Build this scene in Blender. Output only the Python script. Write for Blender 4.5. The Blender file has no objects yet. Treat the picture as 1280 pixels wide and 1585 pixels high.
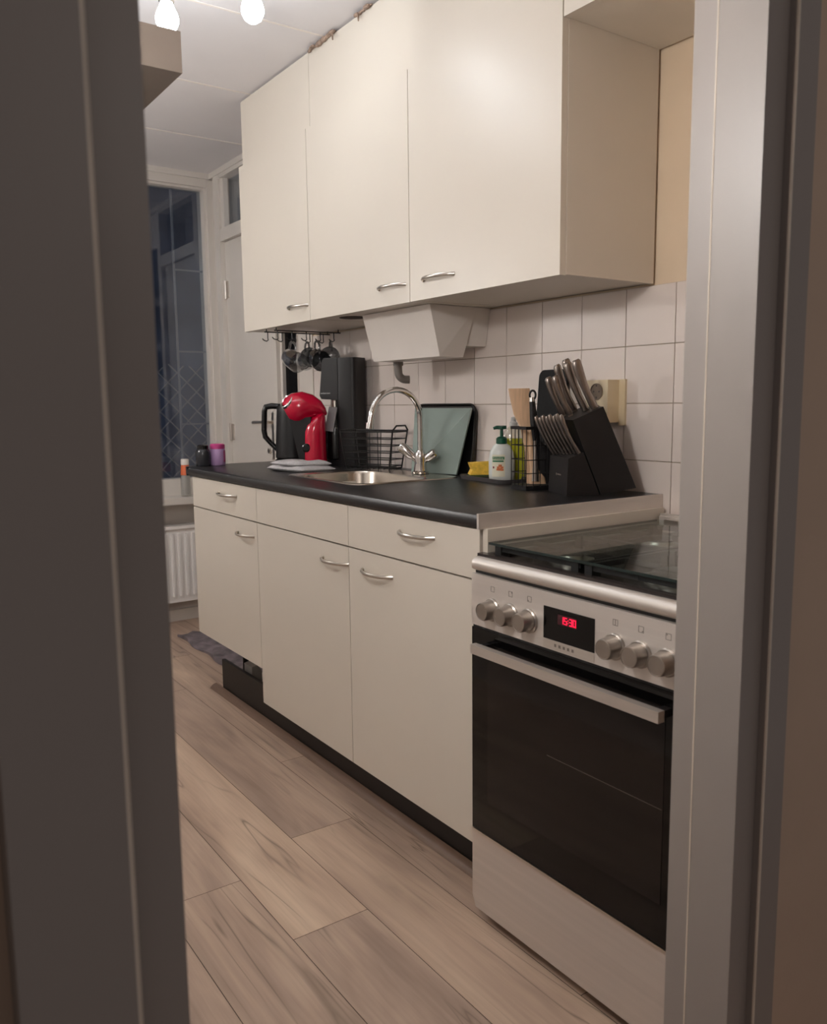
import bpy, bmesh, math, random
from mathutils import Vector, Matrix

# ------------------------------------------------------------------ camera, world, exposure
SC = bpy.context.scene
COL = SC.collection
PI = math.pi
cam_d = bpy.data.cameras.new('camera')
cam = bpy.data.objects.new('camera', cam_d)
COL.objects.link(cam)
SC.camera = cam
cam_d.sensor_fit = 'HORIZONTAL'
cam_d.sensor_width = 24.0
cam_d.lens = 1292.57 / 1280 * 24.0
cam_d.clip_start = 0.02
YAW, PITCH, ROLL = 0.608579154, 0.130720026, -0.0111367498
_f = Vector((math.sin(YAW)*math.cos(PITCH), math.cos(YAW)*math.cos(PITCH), -math.sin(PITCH)))
_r = Vector((math.cos(YAW), -math.sin(YAW), 0))
_u = _r.cross(_f)
_r2 = math.cos(ROLL)*_r + math.sin(ROLL)*_u
_u2 = -math.sin(ROLL)*_r + math.cos(ROLL)*_u
cam.matrix_world = Matrix(((_r2.x, _u2.x, -_f.x, 0), (_r2.y, _u2.y, -_f.y, 0), (_r2.z, _u2.z, -_f.z, 1.12), (0, 0, 0, 1)))
cam_d.dof.use_dof = True
cam_d.dof.focus_distance = 2.3
cam_d.dof.aperture_fstop = 6.0

SC.view_settings.view_transform = 'Standard'
SC.view_settings.look = 'None'
SC.view_settings.gamma = 1.0
SC.view_settings.use_curve_mapping = False
SC.view_settings.exposure = 0.0

W = bpy.data.worlds.new('night')
SC.world = W
W.use_nodes = True
W.node_tree.nodes['Background'].inputs[0].default_value = (1.0, 0.90, 0.88, 1)
W.node_tree.nodes['Background'].inputs[1].default_value = 0.142      # dim hall light around the camera
BULB_COL = (0.88, 0.94, 1.0)
BULB_STRENGTH = 50.0
GLOBE_COL = (0.985, 0.965, 0.945)
GLOBE_STRENGTH = 132.0
HALL_STRENGTH = 38.0

# ------------------------------------------------------------------ materials
def srgb(r, g, b):
    f = lambda c: (c/255/12.92) if c/255 <= 0.04045 else ((c/255+0.055)/1.055)**2.4
    return (f(r), f(g), f(b), 1)

def nodes(name):
    m = bpy.data.materials.new(name)
    m.use_nodes = True
    nt = m.node_tree
    return m, nt, nt.nodes['Principled BSDF']

def N(nt, t, **kw):
    n = nt.nodes.new(t)
    for k, v in kw.items():
        setattr(n, k, v)
    return n

def mat(name, col, rough=0.5, metal=0.0, var=0.06, scale=8.0, bump=0.0, bscale=60.0, stretch=(1, 1, 1), spec=0.5, coat=0.0, rvar=0.0):
    """procedural principled material: noise-varied colour, optional bump"""
    m, nt, b = nodes(name)
    L = nt.links.new
    tc = N(nt, 'ShaderNodeTexCoord')
    mp = N(nt, 'ShaderNodeMapping')
    mp.inputs['Scale'].default_value = stretch
    L(tc.outputs['Object'], mp.inputs['Vector'])
    nz = N(nt, 'ShaderNodeTexNoise')
    nz.inputs['Scale'].default_value = scale
    nz.inputs['Detail'].default_value = 4
    L(mp.outputs[0], nz.inputs['Vector'])
    rp = N(nt, 'ShaderNodeValToRGB')
    lo = tuple(c*(1-var) for c in col[:3])+(1,)
    hi = tuple(min(1, c*(1+var)) for c in col[:3])+(1,)
    rp.color_ramp.elements[0].color = lo
    rp.color_ramp.elements[1].color = hi
    rp.color_ramp.elements[0].position = 0.3
    rp.color_ramp.elements[1].position = 0.7
    L(nz.outputs['Fac'], rp.inputs['Fac'])
    L(rp.outputs[0], b.inputs['Base Color'])
    b.inputs['Roughness'].default_value = rough
    b.inputs['Metallic'].default_value = metal
    b.inputs['Specular IOR Level'].default_value = spec
    b.inputs['Coat Weight'].default_value = coat
    b.inputs['Coat Roughness'].default_value = 0.1
    if rvar:
        mr = N(nt, 'ShaderNodeMapRange')
        mr.inputs[3].default_value = max(0.02, rough-rvar)
        mr.inputs[4].default_value = rough+rvar
        L(nz.outputs['Fac'], mr.inputs[0])
        L(mr.outputs[0], b.inputs['Roughness'])
    if bump:
        n2 = N(nt, 'ShaderNodeTexNoise')
        n2.inputs['Scale'].default_value = bscale
        n2.inputs['Detail'].default_value = 3
        L(mp.outputs[0], n2.inputs['Vector'])
        bp = N(nt, 'ShaderNodeBump')
        bp.inputs['Strength'].default_value = bump
        bp.inputs['Distance'].default_value = 0.002
        L(n2.outputs['Fac'], bp.inputs['Height'])
        L(bp.outputs[0], b.inputs['Normal'])
    return m

def thin_glass(name, tint=(0.95, 0.97, 0.96), base=0.05, power=4.0, gloss=(1, 1, 1), rough=0.02, top=0.9, smudge=0.0):
    """transparent sheet with angle dependent mirror reflection"""
    m = bpy.data.materials.new(name)
    m.use_nodes = True
    nt = m.node_tree
    for n in list(nt.nodes):
        nt.nodes.remove(n)
    L = nt.links.new
    out = N(nt, 'ShaderNodeOutputMaterial')
    lw = N(nt, 'ShaderNodeLayerWeight')
    lw.inputs['Blend'].default_value = 0.5
    p = N(nt, 'ShaderNodeMath', operation='POWER')
    p.inputs[1].default_value = power
    L(lw.outputs['Facing'], p.inputs[0])
    ma = N(nt, 'ShaderNodeMath', operation='MULTIPLY_ADD')
    ma.inputs[1].default_value = top-base
    ma.inputs[2].default_value = base
    L(p.outputs[0], ma.inputs[0])
    tr = N(nt, 'ShaderNodeBsdfTransparent')
    tr.inputs[0].default_value = tint+(1,)
    gl = N(nt, 'ShaderNodeBsdfGlossy')
    gl.inputs['Color'].default_value = gloss+(1,)
    gl.inputs['Roughness'].default_value = rough
    mx = N(nt, 'ShaderNodeMixShader')
    L(ma.outputs[0], mx.inputs[0])
    L(tr.outputs[0], mx.inputs[1])
    L(gl.outputs[0], mx.inputs[2])
    last = mx
    if smudge:
        tc = N(nt, 'ShaderNodeTexCoord')
        nz = N(nt, 'ShaderNodeTexNoise')
        nz.inputs['Scale'].default_value = 7
        nz.inputs['Detail'].default_value = 5
        L(tc.outputs['Object'], nz.inputs['Vector'])
        mr = N(nt, 'ShaderNodeMapRange')
        mr.inputs[1].default_value = 0.58
        mr.inputs[2].default_value = 0.8
        mr.inputs[4].default_value = smudge
        L(nz.outputs['Fac'], mr.inputs[0])
        df = N(nt, 'ShaderNodeBsdfDiffuse')
        df.inputs[0].default_value = (0.6, 0.6, 0.62, 1)
        m2 = N(nt, 'ShaderNodeMixShader')
        L(mr.outputs[0], m2.inputs[0])
        L(mx.outputs[0], m2.inputs[1])
        L(df.outputs[0], m2.inputs[2])
        last = m2
    L(last.outputs[0], out.inputs[0])
    return m

def emit(name, col, s):
    m, nt, b = nodes(name)
    nz = N(nt, 'ShaderNodeTexNoise')
    nz.inputs['Scale'].default_value = 30
    rp = N(nt, 'ShaderNodeValToRGB')
    rp.color_ramp.elements[0].color = tuple(c*0.97 for c in col)+(1,)
    rp.color_ramp.elements[1].color = tuple(col)+(1,)
    nt.links.new(nz.outputs['Fac'], rp.inputs['Fac'])
    nt.links.new(rp.outputs[0], b.inputs['Emission Color'])
    b.inputs['Base Color'].default_value = tuple(col)+(1,)
    b.inputs['Emission Strength'].default_value = s
    return m

def wood_floor():
    m, nt, b = nodes('oak_laminate')
    L = nt.links.new
    at = N(nt, 'ShaderNodeAttribute', attribute_name='plank')
    tc = N(nt, 'ShaderNodeTexCoord')
    off = N(nt, 'ShaderNodeVectorMath', operation='SCALE')
    off.inputs['Scale'].default_value = 37.0
    L(at.outputs['Color'], off.inputs[0])
    add = N(nt, 'ShaderNodeVectorMath', operation='ADD')
    L(tc.outputs['Object'], add.inputs[0])
    L(off.outputs[0], add.inputs[1])
    def stretched(sx, sy):
        mp = N(nt, 'ShaderNodeMapping')
        mp.inputs['Scale'].default_value = (sx, sy, 1)
        L(add.outputs[0], mp.inputs['Vector'])
        return mp
    def noise(mp, scale, detail, dist=0.0, rough=0.55):
        n = N(nt, 'ShaderNodeTexNoise')
        n.inputs['Scale'].default_value = scale
        n.inputs['Detail'].default_value = detail
        n.inputs['Distortion'].default_value = dist
        n.inputs['Roughness'].default_value = rough
        L(mp.outputs[0], n.inputs['Vector'])
        return n
    def ramp(src, stops):
        r = N(nt, 'ShaderNodeValToRGB')
        e = r.color_ramp.elements
        e[0].position, e[0].color = stops[0]
        e[1].position, e[1].color = stops[-1]
        for p, c in stops[1:-1]:
            x = e.new(p)
            x.color = c
        L(src, r.inputs['Fac'])
        return r
    def mix(mode, fac, a, c):
        x = N(nt, 'ShaderNodeMix', data_type='RGBA', blend_type=mode)
        if isinstance(fac, float):
            x.inputs[0].default_value = fac
        else:
            L(fac, x.inputs[0])
        L(a, x.inputs[6])
        L(c, x.inputs[7])
        return x
    broad = noise(stretched(6, 0.9), 1.4, 3, 0.8)
    base = ramp(broad.outputs['Fac'], [(0.28, srgb(162, 139, 124)), (0.5, srgb(190, 165, 146)), (0.72, srgb(210, 186, 164))])
    grain = noise(stretched(60, 2.2), 2.0, 6, 0.4)
    gr = ramp(grain.outputs['Fac'], [(0.3, (0.78, 0.76, 0.75, 1)), (0.62, (1, 1, 1, 1))])
    c1 = mix('MULTIPLY', 0.55, base.outputs[0], gr.outputs[0])
    # long dark cracks along the grain
    crack = noise(stretched(11, 0.55), 1.0, 2, 1.3)
    ab = N(nt, 'ShaderNodeMath', operation='SUBTRACT')
    ab.inputs[1].default_value = 0.5
    L(crack.outputs['Fac'], ab.inputs[0])
    ab2 = N(nt, 'ShaderNodeMath', operation='ABSOLUTE')
    L(ab.outputs[0], ab2.inputs[0])
    line = ramp(ab2.outputs[0], [(0.0, (1, 1, 1, 1)), (0.006, (0.5, 0.5, 0.5, 1)), (0.02, (0, 0, 0, 1))])
    gate = noise(stretched(2.5, 1.1), 1.7, 2)
    gt = ramp(gate.outputs['Fac'], [(0.46, (0, 0, 0, 1)), (0.60, (1, 1, 1, 1))])
    lm = N(nt, 'ShaderNodeMath', operation='MULTIPLY')
    L(line.outputs[0], lm.inputs[0])
    L(gt.outputs[0], lm.inputs[1])
    lm2 = N(nt, 'ShaderNodeMath', operation='MULTIPLY')
    lm2.inputs[1].default_value = 0.72
    L(lm.outputs[0], lm2.inputs[0])
    dark = N(nt, 'ShaderNodeRGB')
    dark.outputs[0].default_value = srgb(96, 80, 68)
    c2 = mix('MIX', lm2.outputs[0], c1.outputs[2], dark.outputs[0])
    # knots
    vo = N(nt, 'ShaderNodeTexVoronoi')
    vo.inputs['Scale'].default_value = 2.6
    mpk = stretched(1.7, 0.62)
    wob = noise(stretched(9, 5), 2, 3)
    wv = N(nt, 'ShaderNodeMix', data_type='RGBA', blend_type='LINEAR_LIGHT')
    wv.inputs[0].default_value = 0.045
    L(mpk.outputs[0], wv.inputs[6])
    L(wob.outputs['Color'], wv.inputs[7])
    L(wv.outputs[2], vo.inputs['Vector'])
    kr = ramp(vo.outputs['Distance'], [(0.0, (0.85, 0.85, 0.85, 1)), (0.07, (0.55, 0.55, 0.55, 1)), (0.16, (0.2, 0.2, 0.2, 1)), (0.32, (0, 0, 0, 1))])
    kd = N(nt, 'ShaderNodeRGB')
    kd.outputs[0].default_value = srgb(112, 98, 86)
    kg = ramp(gate.outputs['Fac'], [(0.36, (0.05, 0.05, 0.05, 1)), (0.52, (1, 1, 1, 1))])
    km = N(nt, 'ShaderNodeMath', operation='MULTIPLY')
    L(kr.outputs[0], km.inputs[0])
    L(kg.outputs[0], km.inputs[1])
    c3 = mix('MIX', km.outputs[0], c2.outputs[2], kd.outputs[0])
    # plank tone
    sep = N(nt, 'ShaderNodeSeparateColor')
    L(at.outputs['Color'], sep.inputs[0])
    tone = ramp(sep.outputs[0], [(0.0, (0.86, 0.85, 0.86, 1)), (1.0, (1.06, 1.05, 1.02, 1))])
    c4 = mix('MULTIPLY', 1.0, c3.outputs[2], tone.outputs[0])
    L(c4.outputs[2], b.inputs['Base Color'])
    b.inputs['Roughness'].default_value = 0.48
    bp = N(nt, 'ShaderNodeBump')
    bp.inputs['Strength'].default_value = 0.12
    bp.inputs['Distance'].default_value = 0.001
    L(grain.outputs['Fac'], bp.inputs['Height'])
    L(bp.outputs[0], b.inputs['Normal'])
    return m

M = {}
M['cream'] = mat('cream_laminate', srgb(212, 203, 190), 0.36, var=0.015, scale=3, bump=0.03, bscale=400, spec=0.45)
M['white_paint'] = mat('white_gloss_paint', srgb(215, 208, 200), 0.38, var=0.02, scale=5, bump=0.03, bscale=120)
M['wall'] = mat('white_plaster', srgb(214, 206, 198), 0.8, var=0.03, scale=6, bump=0.08, bscale=150)
M['wall_white'] = mat('bounce_white_plaster', srgb(240, 236, 232), 0.8, var=0.02, scale=6, bump=0.08, bscale=150)  # unseen left wall made whiter to bounce light into the kitchen
M['peach'] = mat('peach_plaster', srgb(228, 206, 178), 0.8, var=0.03, scale=6, bump=0.08, bscale=150)
M['hallwall'] = mat('brown_beige_plaster', srgb(196, 172, 152), 0.8, var=0.04, scale=5, bump=0.1, bscale=120)
M['ceiling'] = mat('ceiling_board', srgb(226, 222, 222), 0.7, var=0.02, scale=4, bump=0.05, bscale=90)
M['ceil_strip'] = mat('ceiling_joint_strip', srgb(236, 228, 220), 0.5, var=0.02)
M['tile'] = mat('glazed_white_tile', srgb(228, 216, 208), 0.36, var=0.025, scale=5, bump=0.06, bscale=9, spec=0.5)
M['grout'] = mat('tile_grout', srgb(180, 164, 148), 0.9, var=0.12, scale=25)
M['frame'] = mat('door_frame_paint', srgb(149, 140, 134), 0.40, var=0.02, scale=6, bump=0.12, bscale=22, stretch=(1, 1, 0.25))
M['bead'] = mat('pale_highlight_paint', srgb(214, 200, 184), 0.35, var=0.12, scale=14, stretch=(1, 1, 0.6))  # pale tone stands in for highlights along the frame edges
M['worktop'] = mat('black_worktop_laminate', srgb(26, 24, 25), 0.34, var=0.12, scale=90, bump=0.08, bscale=260, rvar=0.05)
M['steel'] = mat('brushed_steel', srgb(206, 198, 190), 0.40, 0.75, var=0.05, scale=4, bump=0.06, bscale=120, stretch=(1, 1, 30))
M['steel_h'] = mat('brushed_steel_panel', srgb(214, 206, 199), 0.48, 0.6, var=0.05, scale=5, bump=0.05, bscale=150, stretch=(1, 0.2, 12))
M['sink'] = mat('sink_steel', srgb(200, 190, 178), 0.22, 1.0, var=0.06, scale=10, bump=0.05, bscale=40)
M['chrome'] = mat('chrome', srgb(225, 222, 220), 0.07, 1.0, var=0.02)
M['satin'] = mat('satin_nickel', srgb(205, 198, 190), 0.28, 1.0, var=0.03)
M['black_glass'] = mat('black_oven_glass', srgb(9, 8, 8), 0.06, var=0.1, spec=0.32)
M['black_gloss'] = mat('gloss_black_plastic', srgb(14, 13, 14), 0.18, var=0.1)
M['black_matte'] = mat('matte_black_plastic', srgb(21, 19, 20), 0.45, var=0.12, scale=30, bump=0.05, bscale=300, spec=0.4)
M['black_wire'] = mat('black_wire_coating', srgb(18, 16, 16), 0.38, var=0.1)
M['plinth'] = mat('black_plinth_board', srgb(20, 16, 16), 0.5, var=0.15, scale=10)
M['dark_in'] = mat('dark_brown_board', srgb(58, 44, 36), 0.8, var=0.15, scale=12)  # dark brown wood colour of the vent hole
M['hob'] = mat('dark_enamel_hob', srgb(40, 33, 32), 0.25, var=0.1)
M['iron'] = mat('cast_iron', srgb(20, 20, 20), 0.55, var=0.2, scale=40, bump=0.2, bscale=200)
M['knife'] = mat('ribbed_knife_steel', srgb(150, 140, 133), 0.30, 1.0, var=0.12, scale=30, bump=0.1, bscale=120)
M['knob'] = mat('knob_steel', srgb(168, 160, 152), 0.34, 0.95, var=0.05, scale=20)
M['chop'] = mat('black_board_plastic', srgb(16, 15, 16), 0.6, var=0.1, spec=0.2)
M['silver'] = mat('silver_plastic', srgb(150, 147, 148), 0.35, 0.2, var=0.04)
M['night_pane'] = mat('black_night_pane', srgb(6, 6, 7), 0.15, var=0.1, spec=0.12)
M['alu'] = mat('burner_aluminium', srgb(190, 184, 176), 0.4, 1.0, var=0.06, scale=20)
M['red'] = mat('glossy_crimson_plastic', srgb(186, 6, 48), 0.16, var=0.03, coat=0.4)
M['white_plastic'] = mat('white_plastic', srgb(226, 218, 210), 0.4, var=0.02)
M['grey_plastic'] = mat('grey_plastic_pipe', srgb(120, 112, 106), 0.45, var=0.06)
M['socket'] = mat('ivory_socket_plastic', srgb(224, 206, 172), 0.4, var=0.02)
M['hole_dark'] = mat('dim_rack_metal', srgb(74, 64, 57), 0.5, var=0.1)
M['hole'] = mat('socket_well_plastic', srgb(128, 112, 96), 0.7, var=0.1)
M['cloth'] = mat('grey_woven_cloth', srgb(176, 172, 172), 0.95, var=0.12, scale=120, bump=0.6, bscale=350)
M['board'] = mat('grey_green_glass_board', srgb(136, 150, 144), 0.12, var=0.03, scale=3)
M['tray_black'] = mat('black_enamel_tray', srgb(14, 13, 13), 0.3, var=0.1)
M['tray_grey'] = mat('grey_soap_tray', srgb(78, 74, 74), 0.4, var=0.08)
M['sponge'] = mat('yellow_sponge', srgb(240, 196, 78), 0.95, var=0.15, scale=90, bump=0.8, bscale=260)
M['scour'] = mat('dark_green_scouring_pad', srgb(70, 84, 52), 0.95, var=0.2, scale=120, bump=0.8, bscale=260)
M['soap'] = mat('pearl_white_bottle', srgb(214, 216, 210), 0.3, var=0.02)
M['green_cap'] = mat('dark_green_plastic', srgb(16, 74, 54), 0.3, var=0.05)
M['label_cream'] = mat('cream_label_print', srgb(226, 220, 196), 0.5, var=0.03)
M['label_green'] = mat('green_label_print', srgb(34, 110, 72), 0.5, var=0.05)
M['label_orange'] = mat('orange_flower_print', srgb(214, 120, 72), 0.5, var=0.25, scale=160)
M['label_red'] = mat('dark_red_print', srgb(120, 40, 44), 0.5, var=0.1)
M['white_print'] = mat('pale_print', srgb(190, 188, 186), 0.5, var=0.05)
M['grey_print'] = mat('grey_print', srgb(122, 112, 104), 0.5, var=0.05)
M['dishsoap'] = mat('yellow_green_liquid', srgb(196, 196, 52), 0.15, var=0.06, scale=12)
M['clear'] = thin_glass('clear_plastic', (0.86, 0.86, 0.84), 0.08, 2.0, rough=0.12, top=0.6)
M['wood'] = mat('pale_beech', srgb(208, 172, 138), 0.55, var=0.12, scale=6, stretch=(30, 30, 2.5))
M['mugglass'] = thin_glass('mug_glass', (0.84, 0.85, 0.86), 0.10, 1.6, top=0.75)
M['darkglass'] = thin_glass('smoky_mug_glass', (0.40, 0.41, 0.42), 0.08, 1.7, top=0.6)
M['lid'] = thin_glass('hob_lid_glass', (0.86, 0.91, 0.89), 0.03, 6.0, top=0.75, rough=0.03)
M['lid_edge'] = mat('green_glass_edge', srgb(26, 40, 38), 0.1, var=0.1)
M['pane'] = thin_glass('window_glass', (0.78, 0.82, 0.86), 0.07, 4.0, top=0.8, rough=0.03, smudge=0.10)
M['outside'] = mat('night_blue_backdrop', srgb(98, 108, 132), 0.9, var=0.25, scale=3)
M['outline'] = mat('grey_trellis_slat', srgb(150, 150, 156), 0.8, var=0.15)
M['purple'] = mat('lilac_label', srgb(176, 144, 186), 0.45, var=0.05)
M['pink'] = mat('magenta_plastic', srgb(190, 66, 128), 0.35, var=0.08)
M['smoke'] = mat('smoky_dark_jar', srgb(44, 44, 48), 0.15, var=0.15)
M['orange'] = mat('orange_label', srgb(222, 112, 70), 0.5, var=0.08)
M['mat'] = mat('grey_purple_floor_mat', srgb(122, 112, 116), 0.9, var=0.45, scale=16, bump=0.8, bscale=70)
M['shelf'] = mat('taupe_shelf_board', srgb(108, 97, 88), 0.55, var=0.05, scale=4)
M['shelf_item'] = mat('brown_grey_card', srgb(96, 86, 80), 0.8, var=0.06)
M['debris'] = mat('torn_brown_foam', srgb(150, 128, 112), 0.95, var=0.3, scale=60, bump=0.8, bscale=200)
M['radiator'] = mat('radiator_white', srgb(240, 236, 232), 0.4, var=0.02)
M['globe'] = emit('fill_globe_glow', GLOBE_COL, GLOBE_STRENGTH)  # glow of the added left wall fill globes
M['hall_fill_globe'] = emit('hall_fill_glow', (1.0, 0.92, 0.85), HALL_STRENGTH)  # glow of the added hall fill globe
M['bulb'] = emit('lit_bulb_glass', BULB_COL, BULB_STRENGTH)
M['digits'] = emit('red_led_digits', (1.0, 0.015, 0.075), 0.95)
M['segment_dim'] = mat('dim_display_window', srgb(60, 14, 24), 0.3, var=0.2)
M['floor'] = wood_floor()
M['floor_gap'] = mat('dark_plank_joint', srgb(74, 58, 48), 0.8, var=0.1)
M['skirt'] = mat('oak_floor_moulding', srgb(112, 88, 72), 0.45, var=0.12, scale=8, stretch=(20, 1, 20))

# ------------------------------------------------------------------ mesh builder
class B:
    def __init__(self):
        self.bm = bmesh.new()
    def _merge(self, t, bev=0.0, seg=2, mx=None, ang=0.5):
        if bev > 0:
            es = [e for e in t.edges if len(e.link_faces) == 2 and e.calc_face_angle(0) > ang]
            if es:
                bmesh.ops.bevel(t, geom=es, offset=bev, segments=seg, profile=0.5, affect='EDGES', clamp_overlap=True)
        if mx is not None:
            bmesh.ops.transform(t, matrix=mx, verts=t.verts)
        bmesh.ops.recalc_face_normals(t, faces=t.faces)
        me = bpy.data.meshes.new('t')
        t.to_mesh(me)
        t.free()
        self.bm.from_mesh(me)
        bpy.data.meshes.remove(me)
        return self
    def box(self, x0, x1, y0, y1, z0, z1, bev=0.0, seg=2, mx=None):
        t = bmesh.new()
        vs = [t.verts.new(c) for c in ((x0, y0, z0), (x1, y0, z0), (x1, y1, z0), (x0, y1, z0), (x0, y0, z1), (x1, y0, z1), (x1, y1, z1), (x0, y1, z1))]
        for f in ((0, 3, 2, 1), (4, 5, 6, 7), (0, 1, 5, 4), (1, 2, 6, 5), (2, 3, 7, 6), (3, 0, 4, 7)):
            t.faces.new([vs[i] for i in f])
        return self._merge(t, bev, seg, mx)
    def hexa(self, pts, bev=0.0, seg=2, mx=None):
        """eight corners: bottom four then top four, in matching order"""
        t = bmesh.new()
        vs = [t.verts.new(c) for c in pts]
        for f in ((0, 3, 2, 1), (4, 5, 6, 7), (0, 1, 5, 4), (1, 2, 6, 5), (2, 3, 7, 6), (3, 0, 4, 7)):
            t.faces.new([vs[i] for i in f])
        return self._merge(t, bev, seg, mx)
    def prism(self, poly, lo, hi, plane='xz', bev=0.0, seg=2, mx=None):
        """poly in the named plane, extruded along the remaining axis"""
        t = bmesh.new()
        def P(a, b, c):
            return {'xz': (a, c, b), 'yz': (c, a, b), 'xy': (a, b, c)}[plane]
        A = [t.verts.new(P(a, b, lo)) for a, b in poly]
        C = [t.verts.new(P(a, b, hi)) for a, b in poly]
        n = len(poly)
        t.faces.new(A)
        t.faces.new(C[::-1])
        for i in range(n):
            t.faces.new((A[i], A[(i+1) % n], C[(i+1) % n], C[i]))
        return self._merge(t, bev, seg, mx)
    def loft(self, rings, cap=True, mx=None, closed=False):
        t = bmesh.new()
        R = [[t.verts.new(p) for p in r] for r in rings]
        n = len(R[0])
        pairs = list(zip(R, R[1:])) + ([(R[-1], R[0])] if closed else [])
        for a, b in pairs:
            for i in range(n):
                t.faces.new((a[i], a[(i+1) % n], b[(i+1) % n], b[i]))
        if cap and not closed:
            t.faces.new(R[0][::-1])
            t.faces.new(R[-1])
        return self._merge(t, 0, 2, mx)
    def lathe(self, prof, c=(0, 0, 0), seg=28, mx=None, cap=True, sx=1.0, sy=1.0):
        rings = []
        for r, z in prof:
            r = max(r, 1e-5)
            rings.append([(c[0]+r*sx*math.cos(2*PI*i/seg), c[1]+r*sy*math.sin(2*PI*i/seg), c[2]+z) for i in range(seg)])
        return self.loft(rings, cap, mx)
    def tube(self, pts, r, seg=10, closed=False, mx=None, flat=1.0, up=None):
        pts = [Vector(p) for p in pts]
        n = len(pts)
        rr = r if isinstance(r, (list, tuple)) else [r]*n
        rings = []
        prev = None
        for i, p in enumerate(pts):
            if closed:
                d = (pts[(i+1) % n]-pts[i-1]).normalized()
            else:
                d = (pts[min(i+1, n-1)]-pts[max(i-1, 0)]).normalized()
            if prev is None:
                a = Vector(up) if up else (Vector((0, 0, 1)) if abs(d.z) < 0.9 else Vector((1, 0, 0)))
            else:
                a = prev
            a = (a-d*a.dot(d)).normalized()
            prev = a
            b = d.cross(a)
            rings.append([tuple(p+rr[i]*(a*math.cos(2*PI*k/seg)+flat*b*math.sin(2*PI*k/seg))) for k in range(seg)])
        return self.loft(rings, True, mx, closed)
    def cyl(self, p0, p1, r0, r1=None, seg=20, mx=None):
        return self.tube([p0, p1], [r0, r0 if r1 is None else r1], seg, mx=mx)
    def ball(self, c, r, mx=None, sc=(1, 1, 1), u=20, v=12):
        t = bmesh.new()
        bmesh.ops.create_uvsphere(t, u_segments=u, v_segments=v, radius=r)
        bmesh.ops.transform(t, matrix=Matrix.Translation(c) @ Matrix.Diagonal(sc+(1,)), verts=t.verts)
        return self._merge(t, 0, 2, mx)

def arc(c, r, a0, a1, n, f):
    return [f(c[0]+r*math.cos(a0+(a1-a0)*i/n), c[1]+r*math.sin(a0+(a1-a0)*i/n)) for i in range(n+1)]

def rrect(x0, x1, y0, y1, r, n=5):
    p = []
    for cx, cy, a in ((x1-r, y1-r, 0), (x0+r, y1-r, PI/2), (x0+r, y0+r, PI), (x1-r, y0+r, 1.5*PI)):
        for i in range(n+1):
            t = a+PI/2*i/n
            p.append((cx+r*math.cos(t), cy+r*math.sin(t)))
    return p

def root_of(o):
    while o.parent:
        o = o.parent
    return o

def obj(name, b, m, parent=None, sharp=35, label=None, local=False):
    """link the builder as ONE mesh; with a parent the given world coordinates become the thing's own (local=True: already its own)"""
    me = bpy.data.meshes.new(name)
    b.bm.normal_update()
    b.bm.to_mesh(me)
    b.bm.free()
    if m is not None:
        me.materials.append(m)
    me.shade_smooth()
    me.set_sharp_from_angle(angle=math.radians(sharp))
    o = bpy.data.objects.new(name, me)
    COL.objects.link(o)
    if parent is not None:
        o.parent = parent
        if not local:
            rt = root_of(parent)
            me.transform(rt.matrix_basis.inverted())
    if label:
        o['label'] = label
    return o

def tag(o, label, cat, group=None):
    o['label'] = label
    o['category'] = cat
    if group:
        o['group'] = group
    return o

def thing(name, label, cat, loc=(0, 0, 0), rz=0.0, group=None):
    o = bpy.data.objects.new(name, None)
    o.empty_display_size = 0.05
    COL.objects.link(o)
    o.location = loc
    o.rotation_euler = (0, 0, rz)
    o.matrix_basis = Matrix.Translation(loc) @ Matrix.Rotation(rz, 4, 'Z')
    return tag(o, label, cat, group)

def struct(name, b, m, parent=None, sharp=35):
    o = obj(name, b, m, parent, sharp)
    o['kind'] = 'structure'
    return o

def dup(root, loc, rz, label, group=None):
    r = root.copy()
    COL.objects.link(r)
    r.location = loc
    r.rotation_euler = (0, 0, rz)
    r['label'] = label
    if group:
        r['group'] = group
    for ch in list(root.children):
        c = ch.copy()
        COL.objects.link(c)
        c.parent = r
        for g in list(ch.children):
            d = g.copy()
            COL.objects.link(d)
            d.parent = c
    return r

def text_mesh(s, size, mx, depth=0.0004):
    cu = bpy.data.curves.new('t', 'FONT')
    cu.body = s
    cu.size = size
    cu.extrude = depth
    cu.align_x = 'CENTER'
    cu.align_y = 'CENTER'
    o = bpy.data.objects.new('t', cu)
    COL.objects.link(o)
    dg = bpy.context.evaluated_depsgraph_get()
    me = bpy.data.meshes.new_from_object(o.evaluated_get(dg))
    me.transform(mx)
    b = B()
    b.bm.from_mesh(me)
    bpy.data.meshes.remove(me)
    bpy.data.objects.remove(o)
    bpy.data.curves.remove(cu)
    return b

# frame whose x axis points along +right (as seen by someone looking along n from outside), used for writing on faces
def face_mx(origin, right, up):
    r = Vector(right).normalized()
    u = Vector(up).normalized()
    n = r.cross(u)
    return Matrix(((r.x, u.x, n.x, origin[0]), (r.y, u.y, n.y, origin[1]), (r.z, u.z, n.z, origin[2]), (0, 0, 0, 1)))

rnd = random.Random(4)
CEIL = 2.27
XW = 1.70      # tile face of the right wall
YF = 4.22      # far wall
XL = 0.05      # left wall of the kitchen

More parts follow.
